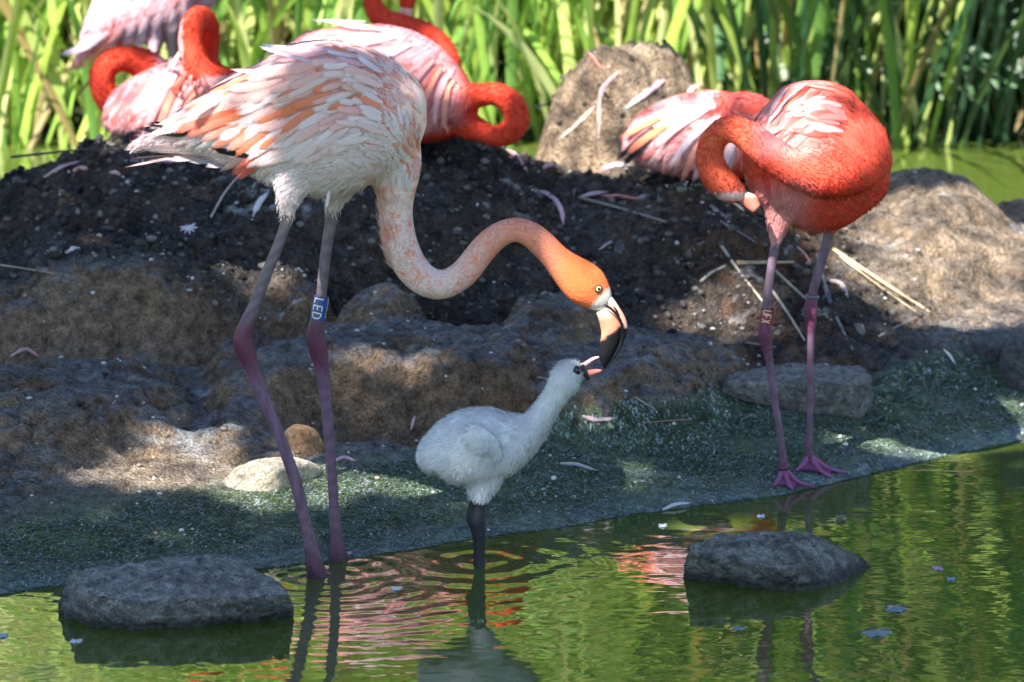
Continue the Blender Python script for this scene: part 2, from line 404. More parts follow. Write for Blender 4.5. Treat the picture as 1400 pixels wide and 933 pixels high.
# loose clods and grit on the soil: nobody could count them
def ico(k=1):
    bm = bmesh.new(); bmesh.ops.create_icosphere(bm, subdivisions=k, radius=1.0)
    V = np.array([v.co[:] for v in bm.verts]); F = np.array([[v.index for v in f.verts] for f in bm.faces]); bm.free(); return V, F
IV, IF = ico(1)
def clods(name, n, pick, rmin, rmax, cols, mat, label):
    P = []
    while len(P) < n:
        m = 4*n; xs = rng.uniform(-1.25, 1.25, m); ys = rng.uniform(0.2, 2.6, m)
        ok = rng.random(m) < pick(xs, ys); P.extend(np.stack([xs[ok], ys[ok]], -1).tolist())
    P = np.array(P[:n]); zz = height(P[:, 0], P[:, 1])
    r = rmin+(rmax-rmin)*rng.random(n)**3.5
    V = np.repeat(IV[None], n, 0)*(1+0.45*(rng.random((n, len(IV), 1))-0.5))
    sc = r[:, None, None]*np.stack([rng.uniform(.7, 1.4, n), rng.uniform(.7, 1.4, n), rng.uniform(.5, 1., n)], -1)[:, None]
    V = V*sc; a = rng.uniform(0, 6.28, n); ca, sa = np.cos(a)[:, None], np.sin(a)[:, None]
    V = np.stack([V[..., 0]*ca-V[..., 1]*sa, V[..., 0]*sa+V[..., 1]*ca, V[..., 2]], -1)
    V = V+np.stack([P[:, 0], P[:, 1], zz+0.25*r], -1)[:, None]
    F = (IF[None]+(np.arange(n)*len(IV))[:, None, None]).reshape(-1, 3)
    ci = np.array(cols)[rng.integers(0, len(cols), n)]*rng.uniform(0.6, 1.3, (n, 1))
    C = np.repeat(ci[:, None], len(IV), 1).reshape(-1, 3)
    me = mk_mesh(name, V.reshape(-1, 3), F, C, smooth=False)
    return obj(name, me, mat, kind='stuff', label=label)
clods('soil_clods', 15000, lambda a, b: soilmask(a, b)*(height(a, b, False) > 0.1), 0.0010, 0.0085,
      [(0.06, 0.05, 0.043), (0.04, 0.034, 0.03), (0.09, 0.075, 0.065), (0.17, 0.155, 0.14)], M['clod'], 'loose dark soil clods strewn over the great mound')
clods('grit', 4200, lambda a, b: 0.15+0.85*sst(0.45, 0.6, fbm(a*6, b*6, 2, 91)), 0.0009, 0.0045,
      [(0.45, 0.43, 0.42), (0.30, 0.24, 0.19), (0.20, 0.16, 0.13), (0.55, 0.52, 0.52)], M['clod'], 'pale grit and shell bits scattered over the mud')

# algae turf on the slope
def turf(n):
    m = n*6; xs = rng.uniform(-1.15, 1.15, m); t = rng.random(m); ys = shore(xs)-0.008+0.42*t
    ed = 0.30+0.10*fbm(xs*4, ys*4, 3, 61)+0.07*sst(0.0, 0.5, xs)
    zz = height(xs, ys)
    ok = (ys-shore(xs) < ed-0.03) & (zz < 0.105) & (rng.random(m) < 0.25+0.75*sst(-0.3, 0.3, fbm(xs*12, ys*18, 3, 65))) & ~((xs < -0.55) & (ys-shore(xs) > 0.2) & (rng.random(m) < 0.8))
    xs, ys, zz = xs[ok][:n], ys[ok][:n], zz[ok][:n]; k = len(xs)
    L = rng.uniform(0.003, 0.0085, k); wd = rng.uniform(0.0007, 0.0013, k); az = rng.normal(-1.2, 0.9, k)
    d = np.stack([np.cos(az), np.sin(az), np.zeros(k)], -1); sd = np.stack([-d[:, 1], d[:, 0], np.zeros(k)], -1)
    up = rng.uniform(0.15, 0.6, k)
    P = np.stack([xs, ys, zz], -1); tip = P+d*L[:, None]; tip[:, 2] = np.maximum(height(tip[:, 0], tip[:, 1]), 0)+up*L*0.8
    V = np.stack([P-sd*wd[:, None], P+sd*wd[:, None], tip], 1).reshape(-1, 3)
    s = ys-shore(xs)
    pal = np.array([(0.07, 0.13, 0.045), (0.025, 0.055, 0.025), (0.15, 0.21, 0.10), (0.36, 0.44, 0.46), (0.22, 0.27, 0.07)])  # the pale blue stands for sky glints on wet fibres
    pr = np.array([.26, .22, .17, .30, .05]); ci = pal[rng.choice(5, k, p=pr)]
    ci = lerp3(ci, (0.28, 0.36, 0.38), np.exp(-(s/0.05)**2)*(rng.random(k) < 0.75))  # sky glint at the waterline painted into the fibres
    C = np.repeat(ci, 3, 0)
    F = np.arange(3*k).reshape(-1, 3)
    obj('algae_turf', mk_mesh('algae_turf', V, F, C, smooth=False), M['algae'], kind='stuff', label='short wet green algae covering the sloping shore')
turf(125000)

# ------------------------------------------------------------------ water
me = mk_mesh('water', [(-16, -12, 0), (16, -12, 0), (16, 24, 0), (-16, 24, 0)], [(0, 1, 2, 3)], smooth=False)
wm = NT('pond_water')
def ringsrc(c, k, fall, amp):
    d = wm.n('ShaderNodeVectorMath', operation='DISTANCE'); wm.l(wm.pos(), d.inputs[0]); d.inputs[1].default_value = c
    wob = wm.math('MULTIPLY_ADD', wm.noise(9, 2, 0.5), 0.05, -0.025)
    dd = wm.math('ADD', d.outputs['Value'], wob)
    s = wm.math('SINE', wm.math('MULTIPLY', dd, k))
    e = wm.math('POWER', 2.718, wm.math('MULTIPLY', d.outputs['Value'], -fall))
    return wm.math('MULTIPLY', wm.math('MULTIPLY', s, e), amp)
CHK = G(655, 768, 0); FT = G(432, 790, 0); FT2 = G(460, 765, 0)
mp = wm.n('ShaderNodeMapping'); mp.inputs['Scale'].default_value = (0.55, 1.0, 1.0); wm.l(wm.pos(), mp.inputs['Vector'])
h = wm.math('MULTIPLY', wm.noise(7, 3, 0.5, mp.outputs[0], 0.6), 0.0017)
h = wm.math('ADD', h, wm.math('MULTIPLY', wm.noise(28, 2, 0.5, mp.outputs[0], 0.4), 0.0004))
for src in (ringsrc(tuple(CHK), 110, 7.5, 0.0007), ringsrc(tuple(FT), 170, 7, 0.0005), ringsrc(tuple(FT2), 150, 7, 0.0004)):
    h = wm.math('ADD', h, src)
bp = wm.n('ShaderNodeBump'); bp.inputs['Strength'].default_value = 1.0; bp.inputs['Distance'].default_value = 1.0; wm.l(h, bp.inputs['Height'])
wm.l(bp.outputs[0], wm.b.inputs['Normal'])
wm.b.inputs['Base Color'].default_value = (0.055, 0.080, 0.014, 1); wm.set(Roughness=0.025, IOR=1.95)
water = obj('water', me, wm.m, kind='structure', label='green murky pond water with gentle ripples')

# ------------------------------------------------------------------ rocks
def rock(name, label, cat, top, bottom, seed, col, colb, voxel=0.006, amp=0.006, smooth=3, group=None, sink=0.03, mossy=0.0, fscale=1.0):
    P = [Vector(p) for p in top]+[Vector(p) for p in bottom]+[Vector((p[0], p[1], p[2]-sink)) for p in bottom]
    bm = bmesh.new()
    for p in P: bm.verts.new(p)
    r = bmesh.ops.convex_hull(bm, input=bm.verts)
    bmesh.ops.delete(bm, geom=[e for e in r['geom_interior'] if isinstance(e, bmesh.types.BMVert)], context='VERTS')
    V = np.array([v.co[:] for v in bm.verts]); bm.verts.index_update()
    F = [tuple(v.index for v in f.verts) for f in bm.faces]; bm.free()
    me = fuse(name, [(V, F)], voxel, smooth)
    V = mverts(me); N = mnorms(me); s = seed*3.7
    f1 = fbm(V[:, 0]*22*fscale+s, V[:, 1]*22*fscale+V[:, 2]*31, 4, seed); f2 = fbm(V[:, 0]*70*fscale+V[:, 2]*60, V[:, 1]*70*fscale-V[:, 2]*50+s, 4, seed+3)
    f3 = np.abs(fbm(V[:, 0]*34*fscale+V[:, 2]*20+s, V[:, 1]*34*fscale-V[:, 2]*44, 3, seed+6))
    f4 = fbm(V[:, 0]*150*fscale+V[:, 2]*120, V[:, 1]*150*fscale+V[:, 2]*140+s, 2, seed+9)
    V2 = V+N*(amp*(f1*0.9+f2*0.6+f4*0.35-0.8*(f3 < 0.1)*(0.1-f3)*6))[:, None]
    me.vertices.foreach_set('co', V2.astype(np.float32).ravel()); me.update()
    c = lerp3(col, colb, sst(-0.3, 0.4, f2+0.5*f1))
    if mossy:
        c = lerp3(c, (0.05, 0.07, 0.05), sst(0.0, 0.4, f1+0.3*f2)*mossy)
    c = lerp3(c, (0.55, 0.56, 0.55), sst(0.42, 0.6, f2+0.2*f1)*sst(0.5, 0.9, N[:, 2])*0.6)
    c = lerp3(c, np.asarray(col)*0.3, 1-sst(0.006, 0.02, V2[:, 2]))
    set_attr(me, c)
    o = obj(name, me, M['rock'], label=label, category=cat)
    if group: o['group'] = group
    return o
rm = NT('rough_stone'); a = rm.attr('Col'); n1_ = rm.noise(90, 8, 0.7); n2_ = rm.noise(400, 4, 0.7)
k = rm.math('MULTIPLY', rm.math('MAXIMUM', rm.math('MULTIPLY_ADD', n1_, 3.2, -0.6), 0.2), rm.math('MAXIMUM', rm.math('MULTIPLY_ADD', n2_, 2.4, -0.2), 0.3)); rm.b.inputs['Specular IOR Level'].default_value = 0.2
mul = rm.n('ShaderNodeVectorMath', operation='SCALE'); rm.l(a.outputs['Color'], mul.inputs[0]); rm.l(k, mul.inputs['Scale']); rm.l(mul.outputs[0], rm.b.inputs['Base Color'])
rm.set(Roughness=0.75); rm.l(rm.bump(rm.math('ADD', n1_, rm.math('MULTIPLY', n2_, 0.4)), 1.0, 0.035), rm.b.inputs['Normal'])
M['rock'] = rm.m
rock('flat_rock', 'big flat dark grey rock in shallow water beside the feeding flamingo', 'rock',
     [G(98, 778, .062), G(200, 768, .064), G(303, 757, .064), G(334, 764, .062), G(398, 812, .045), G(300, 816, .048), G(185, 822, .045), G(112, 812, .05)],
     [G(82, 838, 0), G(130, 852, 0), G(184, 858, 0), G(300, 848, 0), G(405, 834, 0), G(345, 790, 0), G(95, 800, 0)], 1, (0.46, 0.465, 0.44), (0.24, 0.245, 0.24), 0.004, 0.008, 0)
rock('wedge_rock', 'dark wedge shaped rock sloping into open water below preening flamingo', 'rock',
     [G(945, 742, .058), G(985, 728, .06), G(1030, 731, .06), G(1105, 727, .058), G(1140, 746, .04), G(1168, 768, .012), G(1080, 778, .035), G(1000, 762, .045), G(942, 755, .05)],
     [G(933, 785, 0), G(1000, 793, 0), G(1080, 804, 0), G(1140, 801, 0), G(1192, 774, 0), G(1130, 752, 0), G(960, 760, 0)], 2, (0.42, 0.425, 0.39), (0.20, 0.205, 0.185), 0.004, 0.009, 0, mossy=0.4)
def on(px, py, up=0.0):
    p = T(px, py); return (p[0], p[1], p[2]+up)
def slab_top(pts, z): return [G(px, py, z) for px, py in pts]
b0 = T(1085, 553); zb = b0[2]
rock('stone_slab', 'flat grey stone slab lying on the algae bank behind preening flamingo', 'rock',
     slab_top([(992, 513), (1040, 502), (1100, 499), (1180, 503), (1190, 516), (1150, 525), (990, 524)], zb+.040),
     [G(977, 551, zb), G(1085, 556, zb), G(1178, 553, zb), G(1193, 541, zb), G(1185, 520, zb), G(1000, 520, zb)], 3, (0.44, 0.42, 0.385), (0.28, 0.27, 0.245), 0.004, 0.006, 0)
b0 = T(370, 660); zb = b0[2]
rock('cream_stone', 'smooth cream coloured stone lying beside the feeding flamingo legs', 'stone',
     [G(320, 640, zb+.022), G(352, 628, zb+.032), G(395, 623, zb+.034), G(425, 630, zb+.028), G(437, 640, zb+.014), G(380, 640, zb+.03)],
     [G(301, 660, zb), G(320, 666, zb), G(380, 664, zb), G(446, 645, zb), G(430, 636, zb), G(330, 645, zb)], 4, (0.86, 0.75, 0.58), (0.78, 0.66, 0.50), 0.004, 0.0015, 7)
b0 = T(1390, 522); zb = b0[2]
rock('boulder', 'angular grey boulder on the bank above the right waterline', 'rock',
     [G(1378, 462, zb+.075), G(1420, 452, zb+.08), G(1470, 460, zb+.075), G(1480, 480, zb+.06), G(1372, 478, zb+.06)],
     [G(1364, 512, zb), G(1385, 524, zb), G(1440, 532, zb), G(1490, 520, zb), G(1480, 490, zb), G(1370, 490, zb)], 5, (0.24, 0.23, 0.23), (0.15, 0.15, 0.15), 0.006, 0.006, 3)
b0 = T(1345, 487); zb = b0[2]
rock('small_boulder', 'low grey rounded stone behind the angular boulder', 'rock',
     [G(1325, 468, zb+.024), G(1350, 457, zb+.03), G(1372, 460, zb+.028), G(1370, 472, zb+.02)],
     [G(1316, 484, zb), G(1340, 488, zb), G(1376, 486, zb), G(1372, 470, zb), G(1325, 472, zb)], 6, (0.22, 0.21, 0.20), (0.14, 0.135, 0.13), 0.005, 0.004, 4)
for (px, py, wpx, hpx, lab, cc, sd) in [
    (822, 565, 21, 25, 'angular grey stone on the mud beside chick bill', (0.26, 0.25, 0.24), 7),
    (783, 583, 13, 10, 'small brown stone between chick neck and grey stone', (0.13, 0.095, 0.075), 8),
    (848, 347, 11, 17, 'pale oblong pebble on dark soil above feeding flamingo head', (0.30, 0.30, 0.30), 9),
    (1175, 460, 12, 17, 'rounded pale pebble among twigs right of preening flamingo legs', (0.42, 0.40, 0.37), 10),
    (408, 622, 38, 36, 'tan lump of dried mud behind the cream stone', (0.42, 0.26, 0.15), 11),
    (850, 540, 16, 9, 'flat pale chip of stone lying above the grey stone', (0.33, 0.33, 0.34), 12),
    (212, 300, 6, 7, 'tiny white pebble on dark soil left of feeding flamingo', (0.6, 0.6, 0.6), 13),
    (1130, 430, 10, 9, 'small tan pebble behind preening flamingo ankle', (0.34, 0.25, 0.18), 14)]:
    p = T(px, py); s = PXM(p[1]); r = wpx*s; hz = hpx*s
    ang = np.linspace(0, 2*math.pi, 9)[:-1]+sd
    bot = [(p[0]+r*math.cos(t)*(0.9+0.2*random.random()), p[1]+r*0.8+r*0.8*math.sin(t), p[2]-0.002) for t in ang]
    top_ = [(p[0]+0.62*r*math.cos(t+.3)*(0.7+0.5*random.random()), p[1]+r*0.8+0.5*r*math.sin(t+.3), p[2]+hz*(0.75+0.3*random.random())) for t in ang[::2]]
    rock('mud_lump' if sd == 11 else 'pebble', lab, 'mud lump' if sd == 11 else 'stone', top_, bot, sd, cc, tuple(0.7*v for v in cc), max(0.0022, r*0.13), r*0.06, 3, sink=0.012, fscale=min(4, .03/r))

# ------------------------------------------------------------------ reeds
def blade(P, wdt, face, col, colt, nz=0.0):
    """ribbon through points P (n,3) with a shallow keel; face = a side vector; returns V,F,C"""
    n = len(P); T_ = np.gradient(P, axis=0); T_ /= np.linalg.norm(T_, axis=1)[:, None]+1e-9
    S = np.asarray(face)[None]-T_*(T_@np.asarray(face))[:, None]; S /= np.linalg.norm(S, axis=1)[:, None]+1e-9
    N = np.cross(T_, S); t = np.linspace(0, 1, n)
    w_ = wdt*np.clip(np.minimum(1, 0.55+t*2.2), 0, 1)*np.clip((1-t)*2.2, 0.02, 1)**0.8
    V = np.stack([P-S*w_[:, None], P-N*(0.28*w_)[:, None], P+S*w_[:, None]], 1).reshape(-1, 3)
    i = np.arange(n-1)[:, None]
    F = np.concatenate([np.stack([3*i+0, 3*i+1, 3*i+4, 3*i+3], -1).reshape(-1, 4), np.stack([3*i+1, 3*i+2, 3*i+5, 3*i+4], -1).reshape(-1, 4)])
    c = lerp3(col, colt, t); C = np.repeat(c, 3, 0)
    return V, F, C
GREENS = [(0.36, 0.49, 0.09), (0.27, 0.44, 0.08), (0.44, 0.53, 0.15), (0.14, 0.28, 0.06), (0.52, 0.55, 0.24)]
STRAW = [(0.33, 0.24, 0.10), (0.26, 0.20, 0.09), (0.38, 0.30, 0.15)]
DARKG = [(0.03, 0.085, 0.035), (0.022, 0.07, 0.03), (0.045, 0.11, 0.04), (0.05, 0.10, 0.02)]  # greens with the shade of the right-hand stand painted in
def reed_leaf(bx, by, L, lean_az, lean, droop, wdt, col, colt, bz=0.0, n=8):
    t = np.linspace(0, 1, n); d = np.array((math.cos(lean_az), math.sin(lean_az)))
    out = L*(lean*t+droop*t**2.6); up = L*(t*(1-0.25*lean)-0.55*droop*t**3)
    P = np.stack([bx+d[0]*out, by+d[1]*out, bz+up], -1)
    fa = random.uniform(-0.9, 0.9); return blade(P, wdt, (math.cos(fa), math.sin(fa), 0), col, colt)
def shade_mix(bx):               # shade over the bed right of the nest, painted as darker greens
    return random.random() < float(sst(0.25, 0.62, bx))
parts = []
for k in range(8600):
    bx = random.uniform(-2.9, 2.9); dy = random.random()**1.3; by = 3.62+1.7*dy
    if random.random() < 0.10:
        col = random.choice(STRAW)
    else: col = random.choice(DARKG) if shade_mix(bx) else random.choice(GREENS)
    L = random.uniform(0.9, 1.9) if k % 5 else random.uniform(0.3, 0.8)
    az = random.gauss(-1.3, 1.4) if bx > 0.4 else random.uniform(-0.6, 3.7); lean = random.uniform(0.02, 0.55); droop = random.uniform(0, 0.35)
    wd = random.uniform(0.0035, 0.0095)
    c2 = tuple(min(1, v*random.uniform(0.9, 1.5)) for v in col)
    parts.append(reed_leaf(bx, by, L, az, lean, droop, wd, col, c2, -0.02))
for k in range(2800):               # tall pale reeds at the back, leaning over the front rows
    bx = random.uniform(-0.6, 1.9); by = random.uniform(4.2, 4.7); col = random.choice(GREENS if random.random() < .9 else STRAW); colb = tuple(.8*a+.2*b_ for a, b_ in zip(random.choice(DARKG), col)) if bx > .35 else col  # right of the nest, shade is painted into the blade bases
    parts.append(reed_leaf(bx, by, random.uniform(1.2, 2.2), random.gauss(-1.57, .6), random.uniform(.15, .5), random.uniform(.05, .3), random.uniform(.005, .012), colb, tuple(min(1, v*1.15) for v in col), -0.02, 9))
V, F, C, _ = cat(parts)
obj('reed_bed', mk_mesh('reed_bed', V, F, C), M['leaf'], kind='stuff', label='dense bed of green reeds behind the nesting island')
def reed_plant(bx, by, label, group, pal, nleaf, Lr, overhang, wr):
    root = empty('reed_plant', (bx, by, 0.0), label=label, category='reed', group=group)
    for i in range(nleaf):
        col = random.choice(STRAW) if random.random() < 0.1 else random.choice(pal)
        az = random.gauss(-1.35, 0.9) if overhang else random.uniform(-0.5, 3.6)
        V, F, C = reed_leaf(bx+random.gauss(0, .03), by+random.gauss(0, .02), random.uniform(*Lr), az,
                            random.uniform(.05, .32+overhang), random.uniform(.02, .2+overhang), random.uniform(*wr), col, tuple(min(1, v*1.3) for v in col), -0.03, 9)
        obj('leaf', mk_mesh('leaf', V, F, C), M['leaf'], root)
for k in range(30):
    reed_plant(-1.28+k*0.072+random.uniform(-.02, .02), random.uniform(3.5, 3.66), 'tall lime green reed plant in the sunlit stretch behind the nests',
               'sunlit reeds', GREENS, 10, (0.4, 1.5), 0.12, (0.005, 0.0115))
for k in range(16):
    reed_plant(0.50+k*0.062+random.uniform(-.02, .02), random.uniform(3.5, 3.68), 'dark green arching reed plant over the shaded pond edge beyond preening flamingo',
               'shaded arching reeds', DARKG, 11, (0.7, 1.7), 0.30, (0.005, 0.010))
LEAN = [(1030,-60,1075,120,9),(1120,-40,1345,146,6),(1180,-60,1390,120,5),(1010,-30,1110,140,5),(1150,-60,1190,100,8),(1250,-60,1330,130,5),(1090,-50,1150,130,6),
        (1300,-60,1370,125,6),(1230,-50,1290,140,4),(1340,-40,1290,60,4),(1380,-50,1395,110,6),(960,-50,985,110,8),(1060,-60,1230,150,5),(1200,-20,1400,105,4)]
for (x0, y0_, x1, y1, wpx) in LEAN:
    a_ = W(x0, y0_, 3.62); b_ = W(x1, y1, 3.46); b_[2] = max(b_[2], -0.02)
    t = np.linspace(0, 1, 9)[:, None]; P = b_*(1-t)+a_*t; P[:, 0] += 0.05*np.sin(t[:, 0]*3)*random.uniform(-1, 1)
    ext = P[-1]+(P[-1]-P[-2])*np.linspace(1, 7, 6)[:, None]; P = np.concatenate([P, ext])
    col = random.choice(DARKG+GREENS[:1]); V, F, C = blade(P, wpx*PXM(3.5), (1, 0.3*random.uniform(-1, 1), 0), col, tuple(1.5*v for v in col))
    root = obj('leaning_reed', mk_mesh('leaning_reed', V, F, C), M['leaf'], label='long leaning reed blade crossing the dark reeds into the pond', category='reed', group='leaning reed blades')
# far foliage beyond the reeds
parts = []
n = 26000
P = np.stack([rng.uniform(-7, 7, n), 6.2+1.6*rng.random(n)+0.5*np.sin(rng.uniform(0, 6, n)), 0.1+3.6*rng.random(n)**0.8], -1)
az = rng.uniform(0, 6.28, n); el = rng.uniform(-0.9, 0.6, n); L = rng.uniform(0.08, 0.2, n)
d = np.stack([np.cos(az)*np.cos(el), np.sin(az)*np.cos(el), np.sin(el)], -1)
sd = np.cross(d, rng.normal(size=(n, 3))); sd /= np.linalg.norm(sd, axis=1)[:, None]
V = np.stack([P, P+d*(L*.5)[:, None]+sd*(L*.22)[:, None], P+d*L[:, None], P+d*(L*.5)[:, None]-sd*(L*.22)[:, None]], 1).reshape(-1, 3)
pal = np.array(GREENS+DARKG); C = np.repeat(pal[rng.integers(0, len(pal), n)]*rng.uniform(.7, 1.2, (n, 1)), 4, 0)
obj('far_thicket', mk_mesh('far_thicket', V, np.arange(4*n).reshape(-1, 4), C), M['leaf'], kind='stuff', label='leafy thicket standing beyond the reed bed')

# ------------------------------------------------------------------ overhanging tree that dapples the bank (crown unseen above the frame, shaped to place sun and shade)
def hit(px, py, y=None): return T(px, py) if y is None else W(px, py, y)
SUNNY = [  # (point, radius m) to be sunlit; the crown's leaves are cut away towards each
    (G(370, 636, .09), .085), (G(410, 632, .09), .06), (G(330, 645, .08), .06), (hit(330, 655), .045), (hit(300, 655), .04), (hit(240, 650), .05), (hit(230, 625), .055), (hit(265, 612), .045), (hit(300, 610), .035), (hit(160, 640), .04),
    (hit(415, 610), .03), (hit(330, 378), .03), (hit(370, 385), .03),
    (hit(475, 497), .022), (hit(535, 492), .018), (hit(600, 490), .018), (hit(500, 640), .05), (hit(555, 645), .06), (hit(600, 655), .06), (hit(640, 665), .06), (hit(700, 665), .08), (hit(770, 680), .07), (hit(830, 690), .055), (hit(720, 690), .06),
    (hit(980, 430), .05), (hit(1010, 410), .055), (hit(950, 445), .035), (hit(1015, 455), .04), (hit(1160, 370), .05), (hit(1200, 400), .05),
    (hit(1260, 290), .10), (hit(1200, 310), .10), (hit(1300, 380), .10), (hit(1240, 400), .08), (hit(1380, 350), .08), (hit(1390, 430), .06),
    (hit(770, 200), .15), (hit(800, 150), .18), (hit(840, 90), .14), (hit(1350, 300), .12), (hit(1320, 420), .10), (hit(1160, 320), .10), (hit(750, 215), .07), (hit(870, 120), .09), (hit(850, 90), .08), (hit(900, 150), .07),
    (W(430, 85, .12), .085), (W(500, 90, .12), .08), (W(545, 125, .12), .04), (W(360, 120, .12), .045),
    (W(800, 390, .17), .045), (W(825, 410, .17), .04), (W(835, 440, .18), .035), (W(775, 365, .17), .03), 
    (W(1130, 135, .62), .09), (W(1090, 165, .60), .07), (W(1180, 165, .62), .05), (W(1080, 225, .55), .04), (W(1030, 195, .52), .035), (W(1130, 240, .55), .035), (W(1000, 172, .52), .03), (W(975, 200, .52), .025),
    (W(190, 30, 2.6), .16), (W(230, 130, 1.85), .12), (W(170, 110, 1.95), .10), (W(265, 50, 1.9), .06), (W(540, 60, 1.75), .12), (W(490, 45, 1.75), .10), (W(590, 100, 1.72), .06), (W(680, 130, 1.7), .05), (W(600, 45, 2.0), .06),
    (W(930, 170, 1.72), .09), (W(1000, 150, 1.72), .07), (W(890, 190, 1.7), .05),
]
TP = np.array([s[0] for s in SUNNY]); TR = np.array([s[1] for s in SUNNY])
def crown(n, x0, x1, y0, y1, z0, z1, size, filt=False):
    P = np.stack([rng.uniform(x0, x1, n), rng.uniform(y0, y1, n), rng.uniform(z0, z1, n)], -1)
    keep = np.ones(n, bool)
    for t, r in zip(TP, TR):
        D = P-t; s = D@SUN; dist = np.linalg.norm(D-s[:, None]*SUN, axis=1)
        keep &= ~(dist < r+0.02)
    if filt: keep[:] = True
    P = P[keep]; n = len(P)
    az = rng.uniform(0, 6.28, n); el = rng.uniform(-0.7, 0.4, n); L = rng.uniform(.6, 1.2, n)*size
    d = np.stack([np.cos(az)*np.cos(el), np.sin(az)*np.cos(el), np.sin(el)], -1)
    sd = np.cross(d, np.array((0, 0, 1.))+0.5*rng.normal(size=(n, 3))); sd /= np.linalg.norm(sd, axis=1)[:, None]
    o = P-d*(L*.5)[:, None]
    V = np.stack([o, P+sd*(L*.27)[:, None], o+d*L[:, None], P-sd*(L*.27)[:, None]], 1).reshape(-1, 3)
    C = np.repeat(np.array([(0.05, 0.10, 0.03), (0.07, 0.12, 0.035), (0.04, 0.085, 0.03)])[rng.integers(0, 3, n)], 4, 0)
    return V, np.arange(4*n).reshape(-1, 4), C
tree = empty('overhanging_tree', (-4.2, -1.4, 0), label='tall shade tree leaning over the bank and dappling it', category='tree')
zc = 3.7; FILT = 0.5; k_ = SUN[:2]/SUN[2]
shade = []
for (ax0, ax1, ay0, ay1, dens) in [(-1.5, 1.25, -0.75, 2.5, 2300), (-1.3, 0.6, 2.4, 3.0, 500)]:   # ground areas kept in shade
    for lay in range(4):
        zz = zc-0.3+0.25*lay
        cx0, cx1, cy0, cy1 = ax0+k_[0]*zz, ax1+k_[0]*zz, ay0+k_[1]*zz, ay1+k_[1]*zz
        shade.append(crown(int(dens*1.9), cx0, cx1, cy0, cy1, zz-0.12, zz+0.12, 0.12))
shade.append(crown(int(30000*FILT), -1.5+k_[0]*4.3, 1.25+k_[0]*4.3, -0.75+k_[1]*4.3, 2.9+k_[1]*4.3, 4.15, 4.45, 0.045, True))  # thin layer of small leaves added to dim sun through the gaps
shade.append(crown(1500, -4.8, -2.6, -3.6, 0.4, 3.1, 4.8, 0.14))
_tp, _tr = TP, TR
TP = TP[:0]; TR = TR[:0]
for (px_, py_, y_) in [(545, 320, .19), (560, 368, .19), (588, 392, .19), (622, 386, .19), (650, 358, .19), (540, 275, .19)]:   # leaves added to keep the sun off the bird's neck
    q = W(px_, py_, y_); q = q+SUN*((3.9-q[2])/SUN[2]); shade.append(crown(70, q[0]-.07, q[0]+.07, q[1]-.07, q[1]+.07, 3.8, 4.0, 0.09))
TP, TR = _tp, _tr
V, F, C, _ = cat(shade)
obj('crown', mk_mesh('crown', V, F, C), M['treeleaf'], tree)
def tubew(P, r0, r1, n=14, seg=8):
    R = crom([(*p,) for p in P], n); r = np.linspace(r0, r1, n); return rings(R, r, r, seg)
V, F, _ = tubew([(-4.2, -1.4, -0.4), (-4.15, -1.45, 1.2), (-3.8, -1.5, 2.6), (-3.3, -1.5, 3.5)], 0.20, 0.10)
C = np.tile((0.10, 0.075, 0.055), (len(V), 1))
obj('trunk', mk_mesh('trunk', V, F, C), M['wood'], tree)
for P in ([(-3.5, -1.5, 3.2), (-2.8, -1.8, 3.9), (-1.9, -2.0, 4.1)], [(-3.6, -1.5, 3.0), (-2.9, -0.9, 3.9), (-2.4, -0.3, 4.15)], [(-3.9, -1.45, 2.4), (-3.4, -2.4, 3.5), (-2.8, -2.8, 4.0)]):
    V, F, _ = tubew(P, 0.07, 0.02); obj('limb', mk_mesh('limb', V, F, np.tile((0.10, 0.075, 0.055), (len(V), 1))), M['wood'], tree)

